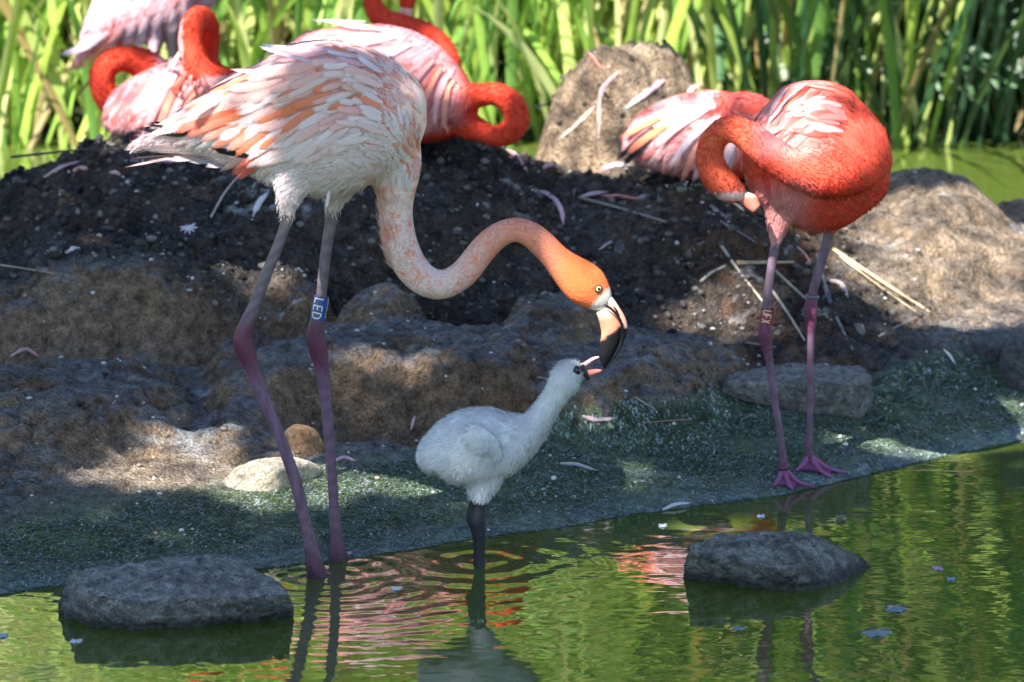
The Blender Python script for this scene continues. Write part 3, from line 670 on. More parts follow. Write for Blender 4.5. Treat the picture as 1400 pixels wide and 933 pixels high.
# ------------------------------------------------------------------ birds: shared builders
def field(ctrl):
    """direction field from control rows (px, py, dx, dy) by inverse-distance weights"""
    A = np.array(ctrl, float)
    def f(px, py):
        px = np.atleast_1d(px).astype(float); py = np.atleast_1d(py).astype(float)
        w_ = 1/((px[:, None]-A[:, 0])**2+(py[:, None]-A[:, 1])**2+60)**1.5
        d = (w_[..., None]*A[None, :, 2:4]).sum(1); return d/(np.linalg.norm(d, axis=1)[:, None]+1e-9)
    return f
class Bird:
    def __init__(s, name, label, y0, base, category='flamingo', group=None):
        s.y0 = y0; s.root = empty(name, base, label=label, category=category)
        if group: s.root['group'] = group
    def body(s, tubes, colf, voxel=0.005, smooth=4, mat='skin'):
        me = fuse('body', [tube_px(t, s.y0, 56, 26) for t in tubes], voxel, smooth)
        V = mverts(me); px, py = proj(V); s.colf = colf
        set_attr(me, colf(px, py))
        s.me = me; s.bo = obj('body', me, M[mat], s.root)
        s.bvh = BVHTree.FromPolygons([tuple(v) for v in V], [tuple(p.vertices) for p in me.polygons])
        return s
    def hit(s, px, py, side=1):
        if side > 0: o = Vector(CAM); d = Vector(ray(px, py)).normalized()
        else:
            p = W(px, py, s.y0); o = Vector((p[0], s.y0+2, p[2])); d = Vector((0, -1, 0))
        h = s.bvh.ray_cast(o, d)
        if h[0] is None: return None
        n = h[1]
        if n.dot(d) > 0: n = -n
        return np.array(h[0]), np.array(n)
    def feather(s, px, py, d, L, w, bend=0.0, lift=(0.001, 0.004), c0=(.8,.7,.7), c1=(.8,.6,.6), side=1, rows=7, taper=0.55, cup=0.12, rag=0.05, strict=False):
        ang = math.atan2(d[1], d[0]); P = []; N = []; q = np.array((px, py), float); st = L/(rows-1); sc = PXM(s.y0); last = None
        for i in range(rows):
            t = i/(rows-1); h = s.hit(q[0], q[1], side)
            if h is None:
                if strict: return None
                if len(P) < 2:
                    if last is None and not P: return None
                    p = P[-1]+(math.cos(ang)*_R-math.sin(ang)*_U)*st*sc; n = N[-1]
                else: p = P[-1]+(P[-1]-P[-2]); n = N[-1]
            else:
                p, n = h
                if P:
                    jump = np.linalg.norm(p+n*(lift[0]+(lift[1]-lift[0])*t)-P[-1])
                    if jump > 2.6*st*sc: p = P[-1]+((P[-1]-P[-2]) if len(P) > 1 else (math.cos(ang)*_R-math.sin(ang)*_U)*st*sc); n = N[-1]; h = None
            if h is not None: p = p+n*(lift[0]+(lift[1]-lift[0])*t)
            P.append(p); N.append(n)
            ang += bend/(rows-1); q = q+st*np.array((math.cos(ang), math.sin(ang)))
        return feather_mesh(np.array(P), np.array(N), w*sc, c0, c1, taper, cup, rag)
    def fuzz(s, n, L, wd, dirf, lift, sel=None, jit=0.18, name='down', nscale=1.0):
        me = s.me; V = mverts(me); NN = mnorms(me); me.calc_loop_triangles()
        tr = np.zeros(len(me.loop_triangles)*3, np.int32); me.loop_triangles.foreach_get('vertices', tr); tr = tr.reshape(-1, 3)
        A = np.linalg.norm(np.cross(V[tr[:, 1]]-V[tr[:, 0]], V[tr[:, 2]]-V[tr[:, 0]]), axis=1)
        if sel is not None:
            cx, cy = proj(V[tr].mean(1)); A = A*sel(cx, cy)
        k = rng.choice(len(tr), n, p=A/A.sum()); r1 = np.sqrt(rng.random(n)); r2 = rng.random(n)
        b = np.stack([1-r1, r1*(1-r2), r1*r2], -1)[..., None]
        P = (V[tr[k]]*b).sum(1); Nn = (NN[tr[k]]*b).sum(1); Nn /= np.linalg.norm(Nn, axis=1)[:, None]+1e-9
        px, py = proj(P); d2 = dirf(px, py); D = d2[:, :1]*_R-d2[:, 1:]*_U+0.25*rng.normal(size=(n, 3))
        D = D-Nn*(D*Nn).sum(1)[:, None]; D /= np.linalg.norm(D, axis=1)[:, None]+1e-9
        S = np.cross(Nn, D); sc = PXM(s.y0); l = (L*sc*rng.uniform(.6, 1.3, n))[:, None]; wv = (wd*sc*rng.uniform(.7, 1.3, n))[:, None]
        lf = (lift*rng.uniform(.4, 1.6, n))[:, None]
        mid = P+D*l*0.55+Nn*l*lf*0.7; tip = P+D*l+Nn*l*lf*0.9
        Vv = np.stack([P-Nn*0.001-S*wv*.6, P-Nn*0.001+S*wv*.6, mid+S*wv, tip, mid-S*wv], 1).reshape(-1, 3)
        o = np.arange(n)[:, None]*5
        F = np.concatenate([np.stack([o, o+1, o+2], -1), np.stack([o, o+2, o+4], -1), np.stack([o+4, o+2, o+3], -1)]).reshape(-1, 3)
        C = np.clip(s.colf(px, py)*(1+jit*rng.normal(size=(n, 1))), 0.005, 0.95)
        return obj(name, mk_mesh(name, Vv, F, np.repeat(C, 5, 0)), M['down'], s.root, kind='stuff')
def feather_mesh(P, N, w, c0, c1, taper=0.55, cup=0.12, rag=0.05, cols=5):
    n = len(P); t = np.linspace(0, 1, n); Tn = np.gradient(P, axis=0); Tn /= np.linalg.norm(Tn, axis=1)[:, None]+1e-9
    S = np.cross(N, Tn); S /= np.linalg.norm(S, axis=1)[:, None]+1e-9; N2 = np.cross(Tn, S)
    prof = np.minimum(1, 0.45+t*2.0)*np.sqrt(np.clip(1-np.clip((t-taper)/(1.001-taper), 0, 1)**2, 0.0, 1))
    u = np.linspace(-1, 1, cols); jit = 1+rag*rng.normal(size=(n, cols))*(np.abs(u) > 0.7)
    V = P[:, None]+S[:, None]*(w*prof[:, None]*u*jit)[..., None]-N2[:, None]*(cup*w*prof[:, None]*(u**2))[..., None]
    i, j = np.meshgrid(np.arange(n-1), np.arange(cols-1), indexing='ij')
    F = np.stack([i*cols+j, i*cols+j+1, (i+1)*cols+j+1, (i+1)*cols+j], -1).reshape(-1, 4)
    C = np.asarray(c0)*(1-t[:, None, None])+np.asarray(c1)*t[:, None, None]
    C = np.clip(C*(1+0.10*(np.abs(u)[None, :, None]-0.3)), 0, 0.95); C = np.broadcast_to(C, (n, cols, 3))
    UV = np.stack(np.broadcast_arrays(u[None, :], t[:, None]), -1)
    return V.reshape(-1, 3), F, C.reshape(-1, 3), UV.reshape(-1, 2)
def add_feathers(parent, fl, name='feather', joined=False):
    fl = [f for f in fl if f is not None]
    if not fl: return
    if joined:
        V, F, C, U = cat(fl); obj(name, mk_mesh(name, V, F, C, U), M['feather'], parent, kind='stuff')
    else:
        for V, F, C, U in fl: obj(name, mk_mesh(name, V, F, C, U), M['feather'], parent)
def ribbon_solid(left, right, thick, y0, dy=0.0, n=36, nseg=16):
    L = crom([(*p, 0) for p in left], n); R = crom([(*p, 0) for p in right], n); th = np.interp(np.linspace(0, 1, n), np.linspace(0, 1, len(thick)), thick)
    A = np.array([W(a[0], a[1], y0+dy) for a in L]); B = np.array([W(a[0], a[1], y0+dy) for a in R]); s = PXM(y0)
    a = np.arange(nseg)/nseg*2*math.pi
    Cc = (A+B)/2; H = (B-A)/2
    V = Cc[:, None]+H[:, None]*np.cos(a)[None, :, None]+np.array((0, 1., 0))*(np.sin(a)[None, :, None]*(th*s)[:, None, None])
    i, j = np.meshgrid(np.arange(n-1), np.arange(nseg), indexing='ij'); j2 = (j+1) % nseg
    Q = np.stack([i*nseg+j, i*nseg+j2, (i+1)*nseg+j2, (i+1)*nseg+j], -1).reshape(-1, 4)
    F = [tuple(q) for q in Q.tolist()]+[tuple(range(nseg-1, -1, -1)), tuple(range((n-1)*nseg, n*nseg))]
    return V.reshape(-1, 3), F
def part_px(name, VF, colf, mat, parent, **kw):
    me = mk_mesh(name, VF[0], VF[1]); bm = bmesh.new(); bm.from_mesh(me); bmesh.ops.recalc_face_normals(bm, faces=bm.faces); bm.to_mesh(me); bm.free()
    V = mverts(me); px, py = proj(V); set_attr(me, colf(px, py) if callable(colf) else np.tile(colf, (len(V), 1)))
    me.polygons.foreach_set('use_smooth', np.ones(len(me.polygons), bool))
    return obj(name, me, M[mat], parent, **kw)
def eye(b, px, py, r, iris=(0.75, 0.66, 0.30)):
    h = b.hit(px, py); p, n = h; s = PXM(b.y0)*r
    U_, F_ = ico(3)
    def ball(c, rr, flat): 
        t1 = np.cross(n, (0.1, 0, 1)); t1 /= np.linalg.norm(t1); t2 = np.cross(n, t1)
        return c+U_[:, :1]*t1*rr+U_[:, 1:2]*t2*rr+U_[:, 2:]*n*rr*flat
    e = obj('eye', mk_mesh('eye', ball(p, s, 0.5), F_, np.tile(iris, (len(U_), 1))), M['gloss'], b.root)
    obj('pupil', mk_mesh('pupil', ball(p+n*s*0.36, s*0.5, 0.35), F_, np.tile((0.01, 0.01, 0.01), (len(U_), 1))), M['gloss'], e)
    a = np.linspace(0, 2*math.pi, 25)[:-1]; t1 = np.cross(n, (0.1, 0, 1)); t1 /= np.linalg.norm(t1); t2 = np.cross(n, t1)
    C_ = p+n*s*0.12+np.outer(np.cos(a), t1)*s*1.05+np.outer(np.sin(a), t2)*s*1.05
    V, F, _ = rings(np.concatenate([C_, C_[:2]]), np.full(26, s*.2), np.full(26, s*.2), 6, side=n)
    obj('eye_ring', mk_mesh('eye_ring', V, F, np.tile((0.03, 0.025, 0.02), (len(V), 1))), M['bill'], e)
def leg(b, pts, cols, n=70, name='leg', mat='leg', segs=18):
    V, F, Q_ = tube_px([(*p[:2], p[2], p[3]) for p in pts], b.y0, n, segs)
    zs = [p[1] for p in pts]
    def cf(px, py):
        t = np.clip(py, zs[0], zs[-1]); k = [c[0] for c in cols]
        c = np.stack([np.interp(t, k, [cc[1][i] for cc in cols]) for i in range(3)], -1)
        return c*(1+0.24*np.sin(py*1.15+0.5*np.sin(px*.9))[:, None])          # transverse scutes
    return part_px(name, (V, F), cf, mat, b.root)
def foot(b, legobj, heel, tips, r, col, hind=None):
    """webbed foot: three toes and the web between them"""
    heel = np.asarray(heel); tips = [np.asarray(t) for t in tips]
    f = obj('foot', mk_mesh('foot', *rings(*_toe(heel, (tips[0]+tips[1]+tips[2])/3*0.35+heel*0.65, r*1.3, r*0.9), 10)[:2]), M['leg'], legobj)
    set_attr(f.data, np.tile(col, (len(f.data.vertices), 1)))
    for t in tips:
        V, F, _ = rings(*_toe(heel, t, r, r*0.35), 10); obj('toe', mk_mesh('toe', V, F, np.tile(col, (len(V), 1))), M['leg'], legobj)
    if hind is not None:
        V, F, _ = rings(*_toe(heel, np.asarray(hind), r*.7, r*.3), 8); obj('toe', mk_mesh('toe', V, F, np.tile(col, (len(V), 1))), M['leg'], legobj)
    for a_, b_ in ((0, 1), (1, 2)):
        m = 7; g_ = []
        for i in range(m):
            t = i/(m-1)
            pa = _toe(heel, tips[a_], r, r)[0]; pb = _toe(heel, tips[b_], r, r)[0]
            k = int(t*(len(pa)-1)*0.93); qa, qb = pa[k], pb[k]
            for j in range(6):
                u = j/5; sag = 1-0.22*t*math.sin(math.pi*u)
                q = (qa*(1-u)+qb*u); q = heel+(q-heel)*sag; q = q-np.array((0, 0, 0.3*r))*math.sin(math.pi*u)
                g_.append(q)
        V = np.array(g_); i, j = np.meshgrid(np.arange(m-1), np.arange(5), indexing='ij')
        Fq = np.stack([i*6+j, i*6+j+1, (i+1)*6+j+1, (i+1)*6+j], -1).reshape(-1, 4)
        V2 = np.concatenate([V, V-np.array((0, 0, 0.0015))]); Fq = np.concatenate([Fq, Fq[:, ::-1]+len(V)])
        obj('web', mk_mesh('web', V2, Fq, np.tile(np.asarray(col)*0.75, (len(V2), 1))), M['leg'], legobj)
def _toe(a, b_, r0, r1):
    t = np.linspace(0, 1, 12)[:, None]; P = a*(1-t)+b_*t; P[:, 2] += (a[2]-b_[2])*-0.25*np.sin(t[:, 0]*math.pi)
    r = r0*(1-t[:, 0])+r1*t[:, 0]; r[-1] *= 0.4; return P, r, r
def band(b, legobj, c, ax, rad, hgt, col, text, tcol, az0, name='leg_band'):
    """open plastic ring round the leg with lettering running down it"""
    c = np.asarray(c); ax = np.asarray(ax); ax = ax/np.linalg.norm(ax)
    e1 = np.array((0, -1., 0)); e1 -= ax*(e1@ax); e1 /= np.linalg.norm(e1); e2 = np.cross(ax, e1)
    def at(theta, v, r): return c+ax*v+(e1*math.cos(theta)+e2*math.sin(theta))*r
    ns = 40; V = []; F = []
    for r, vs in ((rad, (-hgt/2, hgt/2)), (rad*0.86, (hgt/2, -hgt/2))):
        for v in vs: V += [at(2*math.pi*k/ns, v, r) for k in range(ns)]
    for k in range(ns):
        k2 = (k+1) % ns
        for a_ in range(4): F.append((a_*ns+k, a_*ns+k2, ((a_+1) % 4)*ns+k2, ((a_+1) % 4)*ns+k))
    bo = obj(name, mk_mesh(name, np.array(V), F, np.tile(col, (len(V), 1)), smooth=False), M['band'], legobj)
    G5 = {'L': [((0, 1), (0, 0)), ((0, 0), (.62, 0))], 'E': [((0, 0), (0, 1)), ((0, 0), (.62, 0)), ((0, .5), (.5, .5)), ((0, 1), (.62, 1))],
          'D': [((0, 0), (0, 1)), ((0, 0), (.35, 0)), ((0, 1), (.35, 1)), ((.35, 0), (.65, .25)), ((.65, .25), (.65, .75)), ((.65, .75), (.35, 1))],
          'U': [((0, 1), (0, .2)), ((0, .2), (.2, 0)), ((.2, 0), (.45, 0)), ((.45, 0), (.65, .2)), ((.65, .2), (.65, 1))],
          'F': [((0, 0), (0, 1)), ((0, .5), (.5, .5)), ((0, 1), (.62, 1))], 'X': [((0, 0), (.65, 1)), ((0, 1), (.65, 0))]}
    n = len(text); ch = hgt*0.94/n
    def lettering(center):
        V = []; F = []
        for i, chx in enumerate(text):
            for (p, q) in G5[chx]:
                # text runs down the leg: letter x -> -axis, letter y -> round the leg to the right of the viewer
                pts = []
                for (lx, ly) in (p, q):
                    v = hgt/2*0.95-(i+0.12)*ch-lx*ch*1.12; th = (ly-0.5)*2*0.62
                    pts.append(np.array((th, v)))
                dlt = pts[1]-pts[0]; dl = np.array((dlt[0]*rad, dlt[1])); dl /= np.linalg.norm(dl); nn = np.array((-dl[1], dl[0]))*ch*0.085
                m = 6; b0 = len(V)
                for k in range(m):
                    t = k/(m-1); ctr = pts[0]*(1-t)+pts[1]*t
                    for sg in (-1, 1):
                        for rr in (rad*1.0, rad*1.025):
                            V.append(at(center+ctr[0]+sg*nn[0]/rad, ctr[1]+sg*nn[1], rr))
                for k in range(m-1):
                    o = b0+4*k; F += [(o+1, o+3, o+7, o+5), (o, o+1, o+5, o+4), (o+2, o+6, o+7, o+3)]
                F += [(b0, b0+2, b0+3, b0+1)]; o = b0+4*(m-1); F += [(o, o+1, o+3, o+2)]
        return V, F
    for ctr in (az0, az0+2.2, az0-2.2):
        V, F = lettering(ctr); obj('lettering', mk_mesh('lettering', np.array(V), F, np.tile(tcol, (len(V), 1)), smooth=False), M['band'], bo)

# ------------------------------------------------------------------ the feeding flamingo
b = Bird('flamingo', 'pale pink adult flamingo bending down to feed the white chick', 0.19, (-0.27, 0.19, -0.02), group=None)
WHT = np.array((0.80, 0.69, 0.71)); PNK = np.array((0.80, 0.43, 0.39)); SAL = np.array((0.80, 0.31, 0.20)); ORG = np.array((0.82, 0.19, 0.07)); REDO = np.array((0.80, 0.09, 0.035))
def col_feed(px, py):
    px = np.asarray(px, float); py = np.asarray(py, float)
    f1 = fbm(px/26, py/26, 3, 201); f2 = fbm(px/7.0, py/9.0, 3, 202)
    c = lerp3(WHT, PNK, sst(230, 120, py)*0.8+0.25*f1)
    c = lerp3(c, (0.82, 0.60, 0.50), sst(490, 560, px)*sst(300, 240, py)*0.8)
    neck = sst(250, 275, py)*sst(500, 515, px)
    c = lerp3(c, lerp3((0.72, 0.53, 0.48), (0.70, 0.27, 0.19), sst(590, 720, px)), neck)
    sp = sst(0.22, 0.42, f2+0.15*f1)*sst(490, 530, px)*(1-sst(660, 740, px))
    c = lerp3(c, (0.78, 0.27, 0.15), sp*0.7)
    c = lerp3(c, (0.82, 0.185, 0.06), sst(725, 785, px)*neck)
    face = sst(0, 5, (px-812)*0.55+(py-398)*0.83-1)*sst(405, 415, px)*0
    # bare whitish skin between eye and bill
    d = (px-829)*0.72+(py-404)*0.69
    fc = sst(-8, -3, d)*sst(795, 815, px)*sst(390, 398, py)
    c = lerp3(c, (0.74, 0.66, 0.60), fc*sst(812, 820, px+0.5*(py-400)))
    return c
neck = [(520,190,0,60,50),(540,225,0,38,38),(541,255,0,29,29),(541,285,0,23.5,22),(543,310,0,23,22),(549,338,0,23.5,22),(562,365,0,23,21),(580,383,0,22,20.5),(600,390,0,20.5,20),(620,384,0,19.5,19),
        (637,371,0,19.5,18.5),(652,352,0,19,18),(667,334,0,18.5,17.5),(685,320,0,17.5,17),(706,314,0,17,16.5),(726,321,0,18,16.5),(743,335,0,19,17),(759,352,0,19.5,17.5),(774,367,0,24,20),(789,380,0,29,22),(803,392,0,30,21.5),(815,404,0,24,17),(824,414,0,17,12),(828,419,0,11,8)]
bodyt = [(182,203,0,5,10),(205,192,0,13,22),(245,181,0,26,36),(290,172,0,42,52),(335,168,0,68,68),(380,166,0,92,82),(425,163,0,105,92),(470,163,0,104,94),(510,166,0,92,86),(545,174,0,72,70),(567,182,0,45,46),(578,186,0,16,18)]
th1 = [(410,215,-.04,55,38),(399,255,-.045,26,22),(394,278,-.045,14,13),(394,296,-.045,8.5,8)]
th2 = [(465,220,.04,50,38),(460,262,.045,22,20),(456,278,.045,12,12),(455,290,.045,9,8)]
b.body([bodyt, neck, th1, th2], col_feed, 0.0042, 4)
b.root['label'] = 'pale pink adult flamingo bending down to feed the white chick'
fd = field([(440,62,-1,.12),(350,100,-.9,.42),(520,80,-.9,-.35),(565,120,-.5,-.85),(578,175,-.25,-.95),(540,130,-.85,-.4),(450,120,-.85,.5),(400,150,-.78,.62),(470,170,-.75,.5),(330,160,-.88,.45),(250,170,-.97,.25),(430,220,-.97,.10),
            (520,220,-.9,-.3),(540,270,-.05,-1),(545,330,-.2,-.95),(600,390,-.9,-.3),(575,380,-.7,-.7),(556,355,-.3,-.95),(626,384,-.95,.25),(642,368,-.75,.66),(660,345,-.7,.72),(685,320,-.8,.6),(708,314,-1,0),(735,328,-.8,-.6),(775,367,-.72,-.69),(755,350,-.7,-.7),(800,390,-.7,-.7),(395,280,-.1,1),(456,275,-.1,1)])
wing = obj('wing', mk_mesh('wing', *(lambda t: (t[0], t[1]))(tube_px([(515,128,-.062,20,6),(460,125,-.085,42,8),(400,135,-.082,46,8),(340,152,-.066,36,8),(280,172,-.045,20,7),(225,183,-.03,7,4)], b.y0, 40, 18))), M['skin'], b.root)
_wv = mverts(wing.data); set_attr(wing.data, col_feed(*proj(_wv)))
# the surface feathers lie on: body and wing together
_V = np.concatenate([mverts(b.me), _wv]); _n = len(b.me.vertices)
b.bvh = BVHTree.FromPolygons([tuple(v) for v in _V], [tuple(p.vertices) for p in b.me.polygons]+[tuple(i+_n for i in p.vertices) for p in wing.data.polygons])
R_ = random.Random(5)
def jc(c, a=0.08):
    g_ = 1+R_.gauss(0, a*.6); return tuple(np.clip(np.asarray(c)*(1+R_.gauss(0, a*0.4))*np.array((1, g_, g_)), .01, .9))
big = []; small = []
for side in (1, -1):
    bl = big if side > 0 else small
    # black flight feathers, then white tail, then long orange and pale tertials
    for k, (x0, y0_, x1, y1, w_) in enumerate([(275,180,190,186,5),(262,176,202,179,4),(340,209,286,198,6),(345,211,296,203,6)]):
        d = (x1-x0, y1-y0_); bl.append(b.feather(x0, y0_, d, math.hypot(*d), w_, 0.06, (.0065, .008), (.012,.012,.014), (.012,.012,.014), side, 9, .35, .1, .03))
    for k, (x0, y0_, x1, y1, w_, c) in enumerate([(330,205,172,212,6,PNK),(320,200,188,204,9,WHT),(325,208,205,206,10,WHT),(340,215,232,207,11,WHT),(345,222,262,212,11,WHT),(345,228,285,216,10,WHT),(350,236,308,222,9,PNK)]):
        d = (x1-x0, y1-y0_); bl.append(b.feather(x0, y0_, d, math.hypot(*d), w_, 0.05, (.003, .006), jc(WHT), jc(c), side, 9, .6))
    for k, (x0, y0_, x1, y1, w_, c) in enumerate([(330,150,200,182,6,WHT),(340,135,196,186,5,PNK),(335,140,212,176,5,PNK),(330,148,236,176,8,REDO*.6+ORG*.4),(338,156,252,180,8,REDO*.6+ORG*.4),(345,164,275,186,8,SAL),(345,150,265,176,8,ORG),(350,172,290,196,8,ORG),(352,160,300,188,10,WHT),(356,176,312,200,9,SAL),
                                             (362,205,320,231,10,REDO),(366,212,326,236,8,REDO)]):
        d = (x1-x0, y1-y0_); bl.append(b.feather(x0, y0_, d, math.hypot(*d), w_, -0.10, (.006, .009), jc(c), jc(lerp3(c, WHT, 0.25)), side, 9, .6))
    # wing coverts and scapulars in overlapping rows, hind rows first
    for row in range(13):
        for k in range(13):
            x0 = 300+row*18+R_.uniform(-8, 8); top = np.interp(x0, [300,350,400,450,500,540], [118,92,68,62,75,100]); bot = np.interp(x0, [300,350,400,450,500,540], [175,200,205,205,190,170])
            y0_ = top+(bot-top)*(k+R_.uniform(-.3, .3))/12.0
            if y0_ > bot or y0_ < top+2: continue
            d = fd(x0, y0_)[0]; L = R_.uniform(52, 92) if x0 < 460 else R_.uniform(30, 52); w_ = R_.uniform(6, 9) if x0 < 460 else R_.uniform(5, 7.5)
            r = R_.random(); u = (y0_-top)/(bot-top)
            if r < 0.17: c0, c1 = SAL, ORG*0.6+SAL*0.4
            elif r < 0.55: c0, c1 = PNK, lerp3(PNK, WHT, 0.35)
            else: c0, c1 = lerp3(PNK, WHT, 0.6), WHT
            if u > 0.75: c0, c1 = lerp3(c0, WHT, 0.6), lerp3(c1, WHT, 0.6)
            ft = b.feather(x0, y0_, d+np.array((R_.gauss(0, .06), R_.gauss(0, .06))), L, w_, R_.uniform(-.25, .35), (.003+row*.0003, .0055+row*.0005), jc(c0), jc(c1), side, 8, R_.uniform(.5, .7), .12, .05, R_.random() < .75)
            (big if side > 0 and L > 40 and len(big) < 220 else small).append(ft)
    # soft flank feathers
    for k in range(460):
        x0 = R_.uniform(335, 560); y0_ = R_.uniform(178, 262)
        d = fd(x0, y0_)[0]; c = jc(lerp3(WHT, PNK, max(0, R_.gauss(.12, .2))))
        small.append(b.feather(x0, y0_, d+np.array((R_.gauss(0, .12), R_.gauss(0, .12))), R_.uniform(22, 46), R_.uniform(3, 6), R_.uniform(-.4, .4), (.001, .004), c, jc(WHT), side, 6, .3, .1, .2, True))
    # small scalloped shoulder and breast feathers
    for k in range(430):
        x0 = R_.uniform(440, 580); y0_ = R_.uniform(58, 258)
        if x0 < 500 and y0_ > 130: continue
        d = fd(x0, y0_)[0]; r = R_.random()
        c = ORG if r < 0.12 else (SAL if r < 0.3 else (PNK if r < .62 else np.array((.78, .58, .50))))
        small.append(b.feather(x0, y0_, d+np.array((R_.gauss(0, .15), R_.gauss(0, .15))), R_.uniform(14, 26), R_.uniform(3.5, 5.5), R_.uniform(-.3, .3), (.001, .003), jc(lerp3(c, WHT, .45)), jc(c), side, 5, .3, .1, .08, True))
add_feathers(wing, big)
add_feathers(b.root, small, 'contour_feathers', True)
b.fuzz(8000, 6, 0.8, fd, 0.05, lambda x, y: ((x > 500) & (y > 225) & (x < 742))*1.0+((y > 255) & (x < 480)), 0.06, 'neck_down')
b.fuzz(7000, 16, 0.8, fd, 0.2, lambda x, y: ((y > 170) & (x < 540))*1.0+0.1*(x < 540), 0.06, 'flank_down')
# bill
GAPE = [(829,418),(838,426),(846,436),(850,448),(847,466),(838,486),(826,504)]
def col_bill(px, py):
    blk = sst(-1.5, 1.5, (py-466)*0.83+(px-822)*0.62-0.7*np.sin(px*0.8))
    c = lerp3((0.72, 0.62, 0.56), (0.80, 0.30, 0.18), sst(424, 440, py+0.3*(px-825)))
    return lerp3(c, (0.012, 0.012, 0.014), blk)
def col_bill2(px, py):
    c = lerp3((0.74, 0.62, 0.56), (0.78, 0.36, 0.26), sst(408, 425, py)); return lerp3(c, (0.012, 0.012, 0.014), sst(447, 450, py))
lo = part_px('lower_mandible', ribbon_solid([(815,428),(820,443),(822,456),(820,474),(819,490),(825,504)], GAPE, [10, 11, 10, 8, 6, 2], b.y0), col_bill, 'bill', b.root)
up = part_px('upper_mandible', ribbon_solid(GAPE, [(834,402),(846,419),(856,437),(858,452),(852,470),(841,489),(828,504.5)], [8, 7.5, 7, 6, 5, 1.5], b.y0), col_bill2, 'bill', b.root)
gl = [(827,417,-.0125,1.1),(836,423,-.013,1.6),(845,433,-.013,1.9),(850.5,446,-.0115,1.6),(848,464,-.009,.8)]
part_px('gape_line', tube_px(gl, b.y0, 24, 8)[:2], (0.01, 0.01, 0.01), 'bill', up)
part_px('nostril', tube_px([(839,419,-.0075,.6),(843,425,-.0078,1.4),(847,432,-.0075,.6)], b.y0, 10, 8)[:2], (0.01, 0.008, 0.008), 'bill', up)
eye(b, 818, 395, 4.6)
# legs
LC = lambda a, k1, k2, e: [(a, (.15,.125,.135)), (k1-45, (.13,.095,.12)), (k1-14, (.105,.018,.05)), (k1+20, (.095,.013,.042)), (k2, (.14,.075,.135)), (e-60, (.15,.085,.12)), (e-25, (.10,.035,.06)), (e, (.04,.016,.026))]
l1 = leg(b, [(394,288,-.045,8),(390,308,-.045,7.5),(378,342,-.045,7.5),(363,378,-.045,8),(348,418,-.045,8.5),(337,446,-.045,11),(332,464,-.045,13.5),(337,484,-.045,13),(346,508,-.045,10),(355,532,-.045,8.8),(380,591,-.045,8),(404,659,-.045,8.3),(418,715,-.045,8.3),(425,748,-.045,10),(431,776,-.045,13),(434,800,-.045,13)],
         LC(288, 470, 530, 800))
l2 = leg(b, [(456,280,.045,8.5),(452,305,.045,8),(447,335,.045,7.8),(441,386,.045,7.3),(437,425,.045,7.5),(432,446,.045,10.5),(432,462,.045,13),(436,484,.045,12.5),(441,508,.045,9.5),(445,545,.045,8),(450,600,.045,7.3),(454,650,.045,7),(457,697,.045,7.2),(460,734,.045,9),(461,755,.045,12),(462,775,.045,12)],
         LC(280, 465, 530, 775))
h1 = G(430, 772, .012); foot(b, l1, (h1[0], b.y0-.045, .022), [G(416, 797, -.012), G(444, 802, -.012), G(466, 790, -.010)], .0075, (.20, .08, .12), G(424, 785, -.01))
foot(b, l2, (W(460, 748, b.y0+.045)[0], b.y0+.045, .02), [G(444, 766, -.008), G(470, 772, -.01), G(492, 766, -.008)], .0075, (.15, .06, .10), G(452, 758, -.008))
s_ = PXM(b.y0+.045)
band(b, l2, W(437, 421, b.y0+.045), W(434, 438, b.y0+.045)*-1+W(440, 405, b.y0+.045), 10.3*s_, 32*s_, (0.015, 0.06, 0.28), 'LED', (0.72, 0.66, 0.42), -0.28)

# ------------------------------------------------------------------ the chick
k = Bird('flamingo_chick', 'fluffy white flamingo chick standing in water with open bill', 0.215, (CHK[0], CHK[1], -0.01), 'chick')
def col_chick(px, py):
    f = fbm(px/16, py/16, 3, 301)
    c = np.tile((0.80, 0.81, 0.81), (np.size(px), 1))*(1+0.06*f)[:, None]
    th = sst(0, 16, (px-735)*0.75+(py-560)*0.68-10)*sst(700, 730, px)        # greyer throat
    c = lerp3(c, (0.60, 0.60, 0.56), th*0.6)
    return lerp3(c, (0.40, 0.42, 0.43), np.exp(-((px-672)/9)**2-((py-618)/12)**2)*0.5)
bod = [(584,642,0,10,14),(592,632,0,27,32),(612,622,0,43,44),(640,614,0,52,50),(668,608,0,50,50),(692,603,0,42,44),(712,595,0,31,34),(730,583,0,21,24),(741,568,0,16.5,17),(752,552,0,15,15),(762,537,0,16,15),(770,524,0,19,17),(777,514,0,20,17.5),(786,509,0,16.5,15),(796,508,0,9,9)]
thg = [(668,615,-.01,34,26),(665,650,-.012,24,20),(660,670,-.012,15,14),(658,684,-.012,9,9)]
thg2 = [(664,620,.02,30,22),(656,655,.022,17,16),(650,682,.022,9,9)]
wg = [(640,590,-.046,15,6),(660,602,-.053,16,8),(677,618,-.050,11,7),(671,632,-.046,6,5)]
k.body([bod, thg, thg2, wg], col_chick, 0.0036, 4, 'skin')
fk = field([(590,640,-1,.2),(640,580,-.95,.3),(690,570,-.9,.3),(650,650,-.8,.6),(710,610,-.5,.85),(740,565,-.7,.7),(770,520,-.6,.75),(665,675,-.1,1)])
k.fuzz(30000, 8.0, 0.5, fk, 0.42, lambda x, y: np.where(x > 722, 0.9, 1.0)*(0.35+np.clip(0.8+1.6*fbm(x/5.0, y/5.0, 2, 77), 0, 2)), 0.09, 'down')
k.fuzz(9000, 4.5, 0.5, fk, 0.5, lambda x, y: (x > 718)*1.0, 0.08, 'neck_down')
def cm(px, py): return lerp3((0.66, 0.33, 0.33), (0.015, 0.012, 0.014), sst(816, 822, px+0.2*(py-490)))
